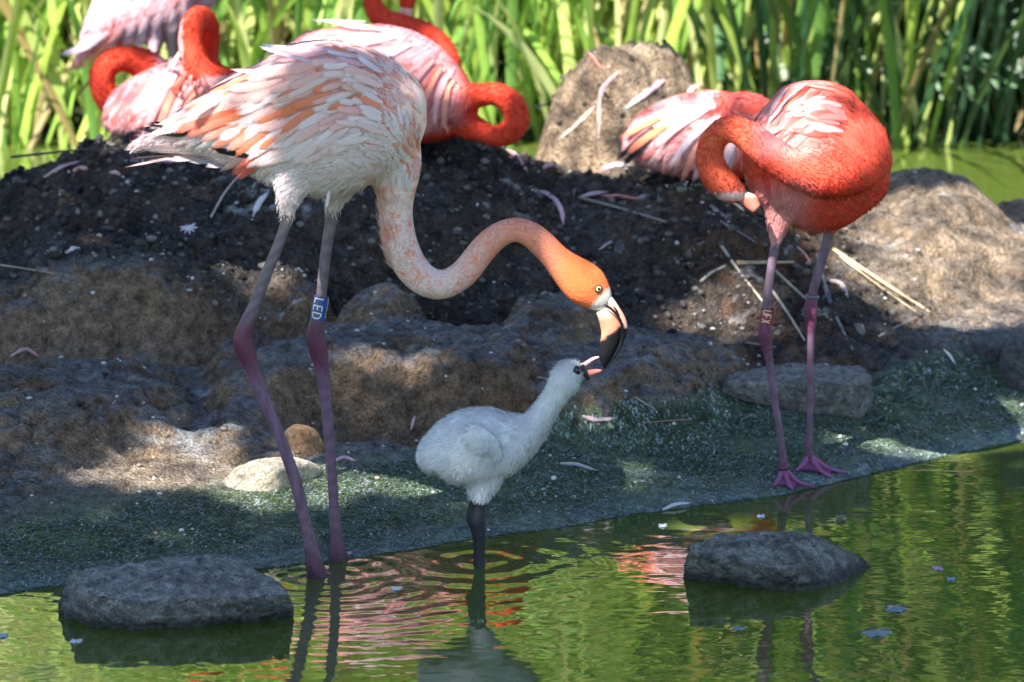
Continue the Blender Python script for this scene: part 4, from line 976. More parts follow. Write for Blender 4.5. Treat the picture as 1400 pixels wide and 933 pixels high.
part_px('upper_mandible', ribbon_solid([(794,498),(801,494),(810,489),(820,487)], [(797,505),(803,500),(811,494),(821,488.5)], [6, 5, 4, 1.5], k.y0), cm, 'bill', k.root)
part_px('lower_mandible', ribbon_solid([(799,507.5),(806,506),(815,505),(826,506)], [(803,518),(808,515),(817,511),(826.5,507)], [6.5, 5.5, 4.5, 1.5], k.y0), lambda px, py: lerp3((0.55, 0.16, 0.14), (0.015, 0.012, 0.014), sst(819, 824, px)), 'bill', k.root)
part_px('gape', tube_px([(794,500,-.004,5.5,8),(797,506,-.004,5,8),(802,513,-.004,3.5,7),(804.5,518,-.003,2.5,6)], k.y0, 14, 12)[:2], (0.02, 0.016, 0.022), 'bill', k.root)
h = k.hit(788, 507)
part_px('eye', tube_px([(783.5,508,h[0][1]-k.y0-.001,1.5),(788,506.5,h[0][1]-k.y0-.001,6.2),(793,505.5,h[0][1]-k.y0-.001,5)], k.y0, 12, 12)[:2], (0.008, 0.008, 0.012), 'gloss', k.root)
part_px('wing_tip', tube_px([(675,613,-.048,1.2),(671,619,-.048,2.8),(667,626,-.046,1.0)], k.y0, 10, 8)[:2], (0.05, 0.05, 0.065), 'skin', k.root)
DB = (0.007, 0.008, 0.014)
kl = leg(k, [(658,676,-.012,8),(656,696,-.012,8),(653,712,-.012,11),(655,728,-.012,9.5),(656,748,-.012,7.5),(656,768,-.012,7.5),(656,782,-.012,9)], [(676, DB), (782, DB)], 40)
kl2 = leg(k, [(650,680,.02,7.5),(646,698,.02,7),(645,708,.02,8),(650,722,.02,7.5),(653,745,.02,6.5),(654,766,.02,7)], [(680, DB), (766, DB)], 30)
foot(k, kl, (CHK[0], k.y0-.012, .004), [G(640, 782, -.012), G(660, 790, -.012), G(678, 780, -.012)], .005, DB)
foot(k, kl2, (W(654,766,k.y0+.02)[0], k.y0+.02, .0), [G(640, 766, -.012), G(658, 772, -.014), G(674, 764, -.012)], .005, DB)

# ------------------------------------------------------------------ the preening flamingo
p_ = Bird('flamingo', 'coral red flamingo standing on algae bank preening its breast with curled neck', 0.70, (*T(1092, 660)[:2], 0.01))
COR = np.array((0.70, 0.068, 0.034)); CPK = np.array((0.74, 0.225, 0.19)); CWH = np.array((0.76, 0.40, 0.39)); DRD = np.array((0.62, 0.075, 0.045))
def col_pre(px, py):
    px = np.asarray(px, float); py = np.asarray(py, float)
    f1 = fbm(px/22, py/22, 3, 401); f2 = fbm(px/7, py/7, 3, 402)
    c = lerp3(CPK, COR, np.clip(sst(1090, 1165, px+0.25*(py-170)+14*f1)+sst(1150, 1110, px)*sst(200, 225, py)*sst(268, 255, py)*sst(990, 1040, px), 0, 1)*0.92)
    c = lerp3(c, CWH, np.exp(-(((px-1085)/45)**2+((py-165)/38)**2))*0.6)
    c = lerp3(c, (0.74, 0.31, 0.30), sst(235, 270, py)*sst(1130, 1070, px)*0.95)
    c = lerp3(c, (0.74, 0.42, 0.44), sst(308, 335, py))
    loop = sst(1075, 1000, px)*sst(300, 290, py)*sst(1046, 1020, px)
    c = lerp3(c, (0.72, 0.125, 0.06), loop)
    # bare pale skin in front of the eye
    d = np.abs((px-990)*0.45-(py-268)*-0.9)
    fc = np.exp(-(((px-1003)*0.97+(py-269)*0.26)/24)**4)*np.exp(-(((py-269)+(px-1003)*0.04)/5.5)**4)
    c = lerp3(c, (0.66, 0.62, 0.62), fc*0.9)
    return c*(1+0.07*f2)[:, None]
bd = [(1036,222,.02,12,20),(1048,222,.01,58,60),(1068,220,0,86,84),(1095,216,0,102,98),(1125,213,0,103,100),(1155,210,0,95,92),(1182,207,-.005,76,76),(1203,202,-.01,50,50),(1216,199,-.01,22,24)]
nk = [(1178,205,-.045,48),(1158,226,-.075,42),(1130,238,-.098,33),(1100,235,-.112,27),(1072,223,-.118,24.5),(1045,204,-.118,23.5),(1022,186,-.113,21),(1000,176,-.105,18),(981,185,-.098,17.5),(971,205,-.094,18.5),(972,226,-.092,22,19),(982,244,-.092,26.5,20),(995,257,-.092,25,19),(1008,266,-.092,18,15),(1017,271,-.092,10,9)]
t1 = [(1078,260,-.04,40,36),(1067,295,-.045,21,20),(1062,318,-.045,12,12),(1060,336,-.045,6.5,6.5)]
t2 = [(1135,265,.03,40,36),(1138,290,.035,20,20),(1136,306,.035,11,11),(1134,320,.035,7.5,7.5)]
p_.body([bd, nk, t1, t2], col_pre, 0.0045, 4)
fp = field([(1110,120,-.3,.3),(1060,150,-.5,.85),(1045,190,-.2,1),(1085,180,-.7,.7),(1110,160,-.8,.5),(1150,130,-.9,-.2),(1190,160,-.5,-.85),(1210,200,-.2,-.98),(1180,240,-.6,-.75),(1140,190,-.9,-.3),(1100,235,.9,.4),(1045,205,.8,.55),(1000,176,.95,-.1),(970,210,.1,-1),(985,245,-.5,-.8),
            (1060,280,-.1,1),(1100,290,-.5,.6),(1150,280,-.3,-.5),(1060,320,0,1),(1136,305,0,1)])
wings = []; fs = []; R_ = random.Random(11)
_nk = crom([(q[0], q[1], q[3]) for q in nk[2:]], 60)
def nkd(x_, y_): return bool((np.hypot(_nk[:, 0]-x_, _nk[:, 1]-y_) < _nk[:, 2]+3).any())
for side in (1, -1):
    for k_i in range(70):                      # folded wing: pale streaked coverts at the upper left
        x0 = R_.uniform(1050, 1160); y0_ = R_.uniform(118, 205)
        if (x0-1105)**2/60**2+(y0_-160)**2/46**2 > 1 or nkd(x0, y0_+14): continue
        d = fp(x0, y0_)[0]; r = R_.random(); c = CWH if r < .42 else (CPK if r < .8 else COR)
        ft = p_.feather(x0, y0_, d+np.array((R_.gauss(0, .1), R_.gauss(0, .1))), R_.uniform(30, 52), R_.uniform(4.5, 8), R_.uniform(-.5, .2), (.002, .006), jc(c), jc(lerp3(c, CWH, .4)), side, 8, .5)
        (wings if side > 0 else fs).append(ft)
    for k_i in range(620):
        x0 = R_.uniform(1040, 1216); y0_ = R_.uniform(116, 312)
        if nkd(x0, y0_): continue
        d = fp(x0, y0_)[0]; c = col_pre(np.array([x0]), np.array([y0_]))[0]
        fs.append(p_.feather(x0, y0_, d+np.array((R_.gauss(0, .14), R_.gauss(0, .14))), R_.uniform(14, 28), R_.uniform(2.6, 4.6), R_.uniform(-.3, .3), (.0005, .0026), jc(c, .07), jc(c*0.97+0.02, .09), side, 5, .3, .1, .1, True))
wg_o = p_.bo
V, F, C, U = cat([w_ for w_ in wings if w_ is not None][:4])
wpart = obj('wing', mk_mesh('wing', V, F, C, U), M['feather'], p_.root)
add_feathers(wpart, wings[4:])
add_feathers(wpart, [p_.feather(1100, 122, (-.85, .65), 72, 4, -.35, (.006, .010), (.8,.5,.45), (.82,.75,.72), 1, 9, .7), p_.feather(1112, 118, (-.9, .5), 60, 1.4, -.4, (.008, .010), (.04,.03,.03), (.03,.02,.02), 1, 9, .7),
                     p_.feather(1172, 130, (-.1, -1), 26, 2.2, .1, (.004, .01), CPK, CPK, 1, 6, .3)])
add_feathers(p_.root, fs, 'contour_feathers', True)
p_.fuzz(9000, 7.5, 0.8, fp, 0.16, lambda x, y: (x < 1185)*(y < 275)*((x < 1046) | (y > 195))*1.0+0.25, 0.08, 'neck_down')
p_.fuzz(3500, 8, 0.7, fp, 0.25, lambda x, y: (y > 255)*(x > 1030)*1.0, 0.12, 'thigh_down')
dyb = -.092
GP2 = [(1001,271),(1012,279),(1023,288),(1034,295),(1044,298)]
part_px('upper_mandible', ribbon_solid([(986,268),(1000,277),(1013,287),(1027,296),(1043,300)], GP2, [8, 7, 6, 5, 2], p_.y0, dyb), lambda px, py: lerp3((0.66, 0.60, 0.60), (0.012, 0.012, 0.014), sst(1012, 1020, px)), 'bill', p_.root)
part_px('lower_mandible', ribbon_solid(GP2, [(1024,263),(1034,268),(1039,278),(1044,290),(1046,298)], [9, 9, 8, 6, 2], p_.y0, dyb), lambda px, py: lerp3(lerp3((0.66, 0.60, 0.60), (0.74, 0.22, 0.16), sst(266, 271, py)), (0.012, 0.012, 0.014), sst(-1.5, 1.5, (px-1031)*0.6+(py-288)*0.6)), 'bill', p_.root)
part_px('gape_line', tube_px([(1003,272,dyb-.011,.8),(1012,279,dyb-.011,1.3),(1023,288,dyb-.010,1.3),(1034,295,dyb-.008,.8)], p_.y0, 18, 8)[:2], (0.01, 0.01, 0.01), 'bill', p_.root)
eye(p_, 979, 265, 3.2, (0.70, 0.66, 0.40))
LC2 = lambda a, k1, k2, e: [(a, (.15,.10,.135)), (k1-40, (.145,.09,.13)), (k1-15, (.13,.028,.07)), (k1+15, (.11,.02,.055)), (k2, (.14,.075,.13)), (e-35, (.15,.08,.12)), (e, (.09,.025,.06))]
q1 = leg(p_, [(1061,326,-.045,6.5),(1058,345,-.045,6.2),(1054,369,-.045,6),(1049,407,-.045,6),(1047,432,-.045,6.5),(1046,446,-.045,8.8),(1046,458,-.045,9.5),(1048,472,-.045,8.2),(1051,490,-.045,5.8),(1058,540,-.045,5),(1066,591,-.045,5),(1070,626,-.045,6),(1071,642,-.045,8)], LC2(326, 458, 500, 642))
q2 = leg(p_, [(1136,308,.035,8),(1130,334,.035,7),(1120,369,.035,6.5),(1111,401,.035,6.2),(1109,414,.035,8.3),(1108,425,.035,9.6),(1108,440,.035,8.5),(1108,458,.035,5.5),(1108,514,.035,4.6),(1107,579,.035,4.6),(1106,612,.035,5.6),(1106,626,.035,8)], LC2(308, 425, 468, 626))
def gr(px, py): q = T(px, py); return q+np.array((0, 0, .003))
foot(p_, q1, W(1071, 640, p_.y0-.045), [gr(1056, 667), gr(1085, 672), gr(1112, 667)], .0055, (.24, .07, .17), gr(1068, 655))
foot(p_, q2, W(1106, 622, p_.y0+.035), [gr(1087, 646), gr(1138, 655), gr(1160, 649)], .0055, (.24, .07, .17), gr(1098, 640))
s_ = PXM(p_.y0-.045)
band(p_, q1, W(1049, 432, p_.y0-.045), W(1050, 423, p_.y0-.045)-W(1047, 442, p_.y0-.045), 9.8*s_, 20*s_, (0.22, 0.012, 0.022), 'UFX', (0.70, 0.62, 0.50), -0.15)
s_ = PXM(p_.y0+.035); cc = W(1110.5, 405, p_.y0+.035); a = np.linspace(0, 2*math.pi, 25)[:-1]
C_ = cc+np.outer(np.cos(a), (1, 0, -.12))*8*s_+np.outer(np.sin(a), (0, 1, 0))*8*s_
V, F, _ = rings(np.concatenate([C_, C_[:2]]), np.full(26, 1.8*s_), np.full(26, 1.8*s_), 8, side=(0, 0, 1))
obj('leg_ring', mk_mesh('leg_ring', V, F, np.tile((0.12, 0.14, 0.17), (len(V), 1))), M['band'], q2)

# ------------------------------------------------------------------ the resting flamingos on the mound
def resting(label, y0, base, tubes, ctrl, colf, rows, voxel=0.007, bill=None, eyepos=None, fz=3500, legs=None, nfe=260, region=None, seed=1):
    b = Bird('flamingo', label, y0, base); b.body(tubes, colf, voxel, 4); f = field(ctrl); R = random.Random(seed); fl = []; big = []
    x0r, x1r, y0r, y1r = region
    for side in (1, -1):
        for _ in range(nfe):
            x0 = R.uniform(x0r, x1r); y_ = R.uniform(y0r, y1r); d = f(x0, y_)[0]; c = colf(np.array([x0]), np.array([y_]))[0]
            w_ = R.random(); c = lerp3(c, (.72, .50, .54), .5*R.random()) if w_ < .6 else lerp3(c, COR, .55*R.random())
            ft = b.feather(x0, y_, d+np.array((R.gauss(0, .1), R.gauss(0, .1))), R.uniform(34, 70), R.uniform(4, 7.5), R.uniform(-.3, .3), (.002, .006), jc(c, .1), jc(c, .1), side, 7, R.uniform(.4, .65), .12, .05, True)
            if side > 0 and len(big) < 70: big.append(ft)
            else: fl.append(ft)
    big = [q for q in big if q is not None]
    V, F, C, U = big[0]; wp = obj('wing', mk_mesh('wing', V, F, C, U), M['feather'], b.root); add_feathers(wp, big[1:])
    sp = []
    for (xa, ya, xb, yb, w_, c, bend) in rows:
        d = (xb-xa, yb-ya); sp.append(b.feather(xa, ya, d, math.hypot(*d), w_, bend, (.008, .014), c, jc(lerp3(c, (.84, .7, .7), .15)) if c[0] > .1 else c, 1, 9, .6))
    add_feathers(wp, sp, 'plume'); add_feathers(b.root, fl, 'contour_feathers', True)
    b.fuzz(fz, 9, 1.2, f, 0.14, None, 0.12, 'down')
    if bill:
        V, F, _ = tube_px(bill, y0, 20, 12); xs = [q[0] for q in bill]; ys_ = [q[1] for q in bill]
        part_px('bill', (V, F), lambda px, py: lerp3((0.72, 0.40, 0.34), (0.012, 0.012, 0.014), sst(.45, .6, np.hypot(px-xs[0], py-ys_[0])/math.hypot(xs[-1]-xs[0], ys_[-1]-ys_[0]))), 'bill', b.root)
    for lg in legs or []:
        leg(b, lg, [(lg[0][1], (.36, .2, .28)), (lg[-1][1], (.3, .12, .2))], 30)
    return b
PKL = np.array((0.74, 0.36, 0.36)); RDD = np.array((0.60, 0.055, 0.028))
def mixcol(neckf, base=PKL, streak=COR, s=1, low=None):
    def f(px, py):
        px = np.asarray(px, float); py = np.asarray(py, float); n = fbm(px/18, py/30, 3, 500+s)
        c = lerp3(base, streak, sst(.12, .5, n)*.65)
        if low is not None: c = lerp3(c, RDD, low(px, py))
        return lerp3(c, RDD*1.05, neckf(px, py))
    return f
# seated left, neck raised in a hook
resting('pink flamingo seated on the left crest with hooked upright red neck', 1.84, (-.56, 1.86, .33),
    [[(150,165,.02,16,30),(172,155,.01,36,45),(205,148,0,50,60),(245,142,0,58,68),(285,142,0,56,66),(325,146,0,44,52),(360,152,0,20,25)],
     [(345,130,-.04,26),(322,116,-.06,22),(300,112,-.075,20),(280,102,-.08,19),(266,82,-.08,18),(261,58,-.075,17.5),(263,36,-.065,17),(271,24,-.05,16.5),(281,28,-.03,16),(285,45,-.01,15.5),(284,66,.01,16),(278,86,.02,19),(270,98,.02,14)]],
    [(170,160,-.5,.85),(200,120,-.5,.8),(230,140,-.6,.8),(280,130,-.8,.5),(240,180,-.4,.9),(320,130,-.9,.2),(262,60,0,1),(300,108,.9,.1)],
    mixcol(lambda x, y: np.clip(sst(112, 100, y)*sst(248, 252, x)+sst(300, 320, x)*sst(140, 125, y), 0, 1), s=1, low=lambda x, y: sst(180, 195, y)),
    [(205,78,104,113,6,(.70,.60,.68),.12),(240,110,178,185,7,PKL,-.35),(250,108,192,190,7,SAL,-.4),(262,112,206,188,7,PKL,-.4),(275,118,222,190,7,SAL,-.35),(235,85,205,140,9,(.74,.56,.60),-.1),(250,72,228,128,9,(.74,.50,.52),-.1),
     (180,178,158,212,7,(.03,.03,.06),0.2),(186,176,150,200,6,(.03,.03,.06),0.1)],
    region=(165, 330, 95, 188), seed=21, bill=[(270,96,.03,9),(262,106,.03,8),(252,112,.03,5),(246,120,.03,2)])
# another behind it, only its bowed neck shows
resting('deep red bowed neck of a flamingo crouched behind the hook necked one', 2.08, (-.6, 2.08, .22),
    [[(190,150,.02,20,30),(215,140,.02,45,50),(255,138,.02,52,55),(295,145,.02,36,40),(318,150,.02,14,16)],
     [(215,110,0,30),(196,88,-.01,22),(172,80,-.02,18),(152,84,-.03,17),(140,100,-.035,17.5),(141,122,-.035,18),(152,140,-.035,18),(168,150,-.03,18),(182,156,-.02,12)]],
    [(250,140,1,.2),(150,100,-.2,-1),(190,85,1,.1)], mixcol(lambda x, y: sst(225, 205, x), s=2), [(168,118,150,160,8,(.84,.58,.56),.2),(178,120,163,158,8,PKL,.1)], fz=2500, nfe=60, region=(215, 300, 100, 160), seed=22,
    bill=[(182,155,-.02,9),(192,162,-.02,8),(200,172,-.02,5),(202,180,-.02,2)])
# standing at the back, body cut by the top of the picture
resting('pink flamingo wading behind the mound with drooping tail plumes', 2.72, (-.62, 2.72, -.02),
    [[(101,92,0,3,6),(118,66,0,13,16),(145,38,0,32,34),(180,8,0,58,56),(220,-20,0,70,68),(260,-48,0,60,60),(292,-75,0,36,38),(306,-90,0,14,16)],
     [(285,-75,0,32),(312,-110,0,20),(322,-150,0,15),(312,-190,0,14),(318,-235,0,13.5),(345,-262,0,14),(368,-258,0,20,16),(384,-246,0,14,12)],
     [(215,20,-.03,35,26),(212,50,-.03,16),(210,78,-.03,8)], [(235,15,.03,35,26),(236,45,.03,16),(236,70,.03,8)]],
    [(120,60,-.6,.8),(160,30,-.5,.85),(200,0,-.3,.95),(240,20,-.15,1),(260,-40,-.5,.6),(318,-200,0,1)],
    mixcol(lambda x, y: np.clip(sst(-90, -120, y), 0, 1), base=np.array((.68,.42,.47)), s=3, low=lambda x, y: sst(45, 75, y)*sst(150, 175, x)),
    [(150,40,93,84,6,(.70,.58,.68),.1),(160,45,97,100,6,SAL,.15),(165,55,91,128,4,RDD,.3),(170,30,140,78,7,PKL,.1),(185,25,165,85,8,(.72,.50,.58),.1),(200,20,185,84,8,(.80,.58,.64),.05),(218,15,206,80,8,(.72,.50,.58),0),(236,10,228,78,8,(.80,.58,.62),0),(250,0,250,64,8,(.78,.56,.60),0)],
    region=(120, 280, -40, 50), seed=23, fz=3000, bill=[(380,-250,0,11),(396,-238,0,10),(404,-222,0,8),(402,-205,0,3)],
    legs=[[(210,70,-.03,7),(208,130,-.03,6.5),(210,160,-.03,9),(212,200,-.03,6),(216,300,-.03,6)], [(236,64,.03,7),(238,130,.03,6.5),(238,160,.03,9),(238,200,.03,6),(240,300,.03,6)]])
# seated in the middle, neck looped in a ring
resting('seated flamingo in middle of crest with dark red neck looped in a ring', 1.74, (-.13, 1.78, .33),
    [[(400,62,.03,10,16),(425,70,.03,30,40),(465,88,.02,56,62),(510,105,.01,74,76),(555,122,0,76,78),(595,138,-.01,62,64),(626,150,-.02,43,46),(645,156,-.03,22,26)],
     [(620,142,-.05,34),(640,134,-.065,22),(658,130,-.075,16.5),(680,129,-.085,16.5),(699,141,-.09,17.5),(707,162,-.09,17.5),(699,181,-.085,16.5),(679,187,-.075,15),(660,180,-.06,15),(640,172,-.045,19),(622,168,-.035,14)]],
    [(430,50,-.95,-.2),(480,50,-.95,.1),(520,60,-.9,.3),(560,80,-.75,.5),(590,110,-.5,.8),(620,150,-.3,.9),(560,160,-.6,.8),(500,120,-.8,.5),(690,130,-1,0),(708,160,-.1,-1)],
    mixcol(lambda x, y: sst(625, 650, x), base=np.array((.68,.34,.35)), s=4, low=lambda x, y: np.clip(sst(165, 190, y)+sst(590, 640, x)*.7, 0, 1)),  # shade on the bird's right side painted in as dark red
    [(600,95,560,150,5,SAL,-.4),(590,85,540,130,5,PKL,-.3),(610,105,578,165,5,PKL,-.4),(618,115,595,175,5,SAL,-.4),(560,65,500,90,8,(.70,.58,.66),-.1),(540,55,470,66,9,(.72,.54,.58),-.1),(520,45,440,42,9,(.70,.54,.62),.1),(500,36,425,40,8,(.72,.56,.62),.1)],
    region=(430, 625, 30, 180), seed=24, nfe=330, bill=[(624,168,-.035,9),(612,172,-.03,8),(602,180,-.03,5),(600,188,-.03,2)])
# behind it, neck raised out of the picture
resting('tall red necked flamingo rising behind the ring necked one', 2.12, (-.15, 2.12, .2),
    [[(480,140,.02,18,26),(510,120,.02,45,48),(555,108,.02,60,60),(595,112,.02,48,50),(622,120,.01,24,26)],
     [(600,118,-.01,34),(612,92,-.02,20),(604,66,-.025,17),(586,47,-.03,15),(562,37,-.03,15),(538,32,-.03,16),(518,22,-.03,15),(509,2,-.03,13),(507,-30,-.03,12.5),(514,-62,-.02,12),(532,-78,-.01,12),(549,-64,0,11.5),(556,-36,.01,12),(557,-8,.01,14,12),(556,14,.01,11,10)]],
    [(550,100,-.9,.3),(600,60,.6,.8),(510,0,0,1)], mixcol(lambda x, y: np.clip(sst(80, 60, y)+sst(585, 600, x), 0, 1), base=np.array((.66,.22,.18)), s=5), [], fz=2600, nfe=60, region=(500, 600, 60, 150), seed=25,
    bill=[(556,10,.01,9),(552,24,.01,8),(546,34,.01,5),(544,42,.01,2)])
# seated on the right, head laid on its back
resting('seated pink flamingo beside the tall mud nest with head tucked on its back', 1.70, (.30, 1.74, .26),
    [[(852,203,.01,8,14),(868,198,.01,26,34),(895,192,0,44,50),(930,187,0,56,62),(970,186,0,62,68),(1010,190,0,58,62),(1045,198,0,40,44),(1066,204,0,16,18)],
     [(1046,190,-.05,26),(1054,172,-.06,20),(1044,155,-.06,19),(1026,146,-.055,19.5),(1006,146,-.05,20),(990,154,-.045,18),(979,164,-.04,10)]],
    [(870,190,-.8,.5),(900,170,-.75,.6),(940,160,-.8,.4),(980,170,-.8,.3),(930,200,-.5,.85),(980,210,-.4,.9),(1020,150,1,.1)],
    mixcol(lambda x, y: np.clip(sst(978, 986, x)*sst(166, 158, y)+sst(1030, 1040, x), 0, 1)*.8, base=np.array((.70,.38,.39)), s=6, low=lambda x, y: sst(215, 235, y)*sst(920, 960, x)),
    [(905,165,856,185,6,ORG,-.2),(912,175,858,200,7,ORG,-.3),(900,180,853,215,6,(.02,.02,.035),-.35),(896,176,850,208,6,(.02,.02,.035),-.3),(985,160,900,205,6,(.74,.56,.60),-.5),(980,172,915,228,6,SAL,-.5),(990,180,935,232,7,(.74,.50,.54),-.4),(975,150,890,185,6,(.74,.60,.66),-.35),(1000,190,952,238,7,SAL,-.35),(1005,186,975,236,8,(.74,.54,.58),-.3)],
    region=(880, 1040, 145, 225), seed=26, nfe=240, bill=[(982,162,-.045,9),(970,166,-.045,8),(958,168,-.045,5),(950,170,-.045,2)])

# ------------------------------------------------------------------ fallen feathers, twigs and floating bits
def twig(px_pts, r, col, label, lift=1.0, name='twig', category='twig', ys=None):
    P = []
    q = crom([(a_, b_, 0) for a_, b_ in px_pts], 14)
    for i, (a_, b_, _) in enumerate(q):
        p = T(a_, b_) if ys is None else W(a_, b_, ys); p = p+np.array((0, 0, (r*0.8*PXM(p[1]) if ys is None else 0)*lift)); P.append(p)
    P = np.array(P)
    if ys is None:                      # a stiff stem: straighten over the bumps
        t = np.linspace(0, 1, 14)[:, None]; ln = P[0]*(1-t)+P[-1]*t
        off = (P-ln); ln = ln+off*0.45; ln[:, 2] += np.max(P[:, 2]-ln[:, 2])*0.35; P = ln
    s = PXM(P[0][1])*r; rr = s*np.linspace(1, .6, 14)*(1+.12*np.array([random.uniform(-1, 1) for _ in range(14)]))
    V, F, _ = rings(P, rr, rr, 8, side=(.1, .9, .3)); c = np.tile(col, (len(V), 1))*rng.uniform(.8, 1.2, (len(V), 1))
    return obj(name, mk_mesh(name, V, F, c), M['wood'], label=label, category=category)
TW = [([(15,215),(90,207),(162,199)], 2.6, (.05,.045,.045), 'long dark stick jutting from the left crest over the pond', 1.72),
      ([(723,177),(752,172),(780,161),(800,163),(828,160)], 2.2, (.035,.03,.035), 'thin black forked twig on the sunlit mud nest', None),
      ([(790,273),(850,287),(912,307)], 3.0, (.24,.21,.19), 'straight grey stick lying on dark soil above the feeding head', None),
      ([(784,262),(785,306)], 1.6, (.20,.18,.17), 'thin upright grey stalk beside the straight grey stick', None),
      ([(793,304),(820,292)], 1.8, (.22,.19,.16), 'short grey twig below the straight grey stick', None),
      ([(958,388),(968,375),(992,366)], 3.0, (.46,.40,.33), 'curved pale strip of bark on sunlit soil', None),
      ([(972,286),(1015,320),(1056,360)], 3.6, (.22,.20,.18), 'thick grey stick sloping behind the preening flamingo leg', None),
      ([(1008,363),(1085,362)], 4.2, (.38,.28,.18), 'short tan cane crossing behind the preening flamingo leg', None),
      ([(984,335),(1010,375),(1045,417)], 2.8, (.38,.33,.27), 'pale split cane slanting down to the red leg band', None),
      ([(1060,372),(1100,410),(1132,436)], 2.6, (.30,.25,.20), 'dull brown cane passing between the preening flamingo legs', None),
      ([(1056,400),(1078,430),(1100,468)], 2.6, (.42,.35,.27), 'light cane leaning toward the stone slab', None),
      ([(1140,344),(1200,385),(1272,430)], 3.6, (.52,.40,.24), 'long golden straw lying along the right hummock foot', None),
      ([(1148,352),(1205,396),(1252,428)], 2.0, (.48,.36,.22), 'thin golden straw beside the long golden straw', None),
      ([(1202,462),(1225,448),(1255,435)], 1.8, (.34,.30,.25), 'wiry grey twig right of the rounded pale pebble', None),
      ([(1128,395),(1140,440),(1166,482)], 4.0, (.20,.18,.17), 'broad grey bark strip curling down beside the stone slab', None),
      ([(1117,350),(1130,400),(1140,430)], 3.0, (.10,.11,.13), 'dark slanting stick just right of the preening flamingo legs', None),
      ([(0,364),(40,369),(76,376)], 2.0, (.30,.25,.19), 'thin brown twig on top of the left mound', None),
      ([(288,300),(306,262),(330,238)], 2.4, (.46,.40,.31), 'curved straw stem under the feeding flamingo tail', None),
      ([(735,517),(752,520),(768,524)], 1.7, (.32,.27,.22), 'short twig just behind the chick head', None),
      ([(868,544),(880,552),(896,561)], 1.8, (.36,.31,.26), 'small bent twig right of the angular grey stone', None),
      ([(985,305),(1010,318),(1032,333)], 2.2, (.24,.22,.21), 'thin grey twig below the preening flamingo bill', None),
      ([(945,575),(905,577),(878,580)], 1.6, (.26,.17,.12), 'thin reddish twig at the top of the algae slope', None),
      ([(1020,470),(1060,476)], 2.0, (.36,.27,.18), 'short tan twig lying against the stone slab', None),
      ([(818,168),(816,190),(815,206)], 2.0, (.12,.09,.08), 'dark vertical stem on the mud nest face', None)]
for pts, r, c, lab, ys in TW: twig(pts, r*.8, c, lab, ys=ys, name='stick' if r > 2.9 else 'twig', category='stick' if r > 2.9 else 'twig')
def lying(pts, w_, c0, c1, label, lift=0.002, n=9, name='fallen_feather', down=True):
    q = crom([(a_, b_, 0) for a_, b_ in pts], n); P = np.array([T(a_, b_) for a_, b_, _ in q]); s = PXM(P[:, 1].mean())
    P[:, 2] = np.maximum(P[:, 2], 0.0)+lift+0.004*np.sin(np.linspace(0, math.pi, n)); 
    N = np.tile((0.0, -0.55, 0.83), (n, 1))
    V, F, C, U = feather_mesh(P, N, w_*s, c0, c1, .5, .35, .12)
    root = obj(name, mk_mesh(name, V, F, C, U), M['feather'], label=label, category='feather')
    r = np.linspace(.9, .25, n)*0.0009; Vs, Fs, _ = rings(P+np.array((0, -.0006, .0009)), r, r, 6, side=(.2, .3, 1))
    obj('quill', mk_mesh('quill', Vs, Fs, np.tile((.70, .62, .58), (len(Vs), 1))), M['bill'], root)
    return root
PP = (.72,.42,.50); LIL = (.62,.48,.60); WW = (.74,.72,.74); RR = (.66,.14,.11); GL = (.40,.38,.44)
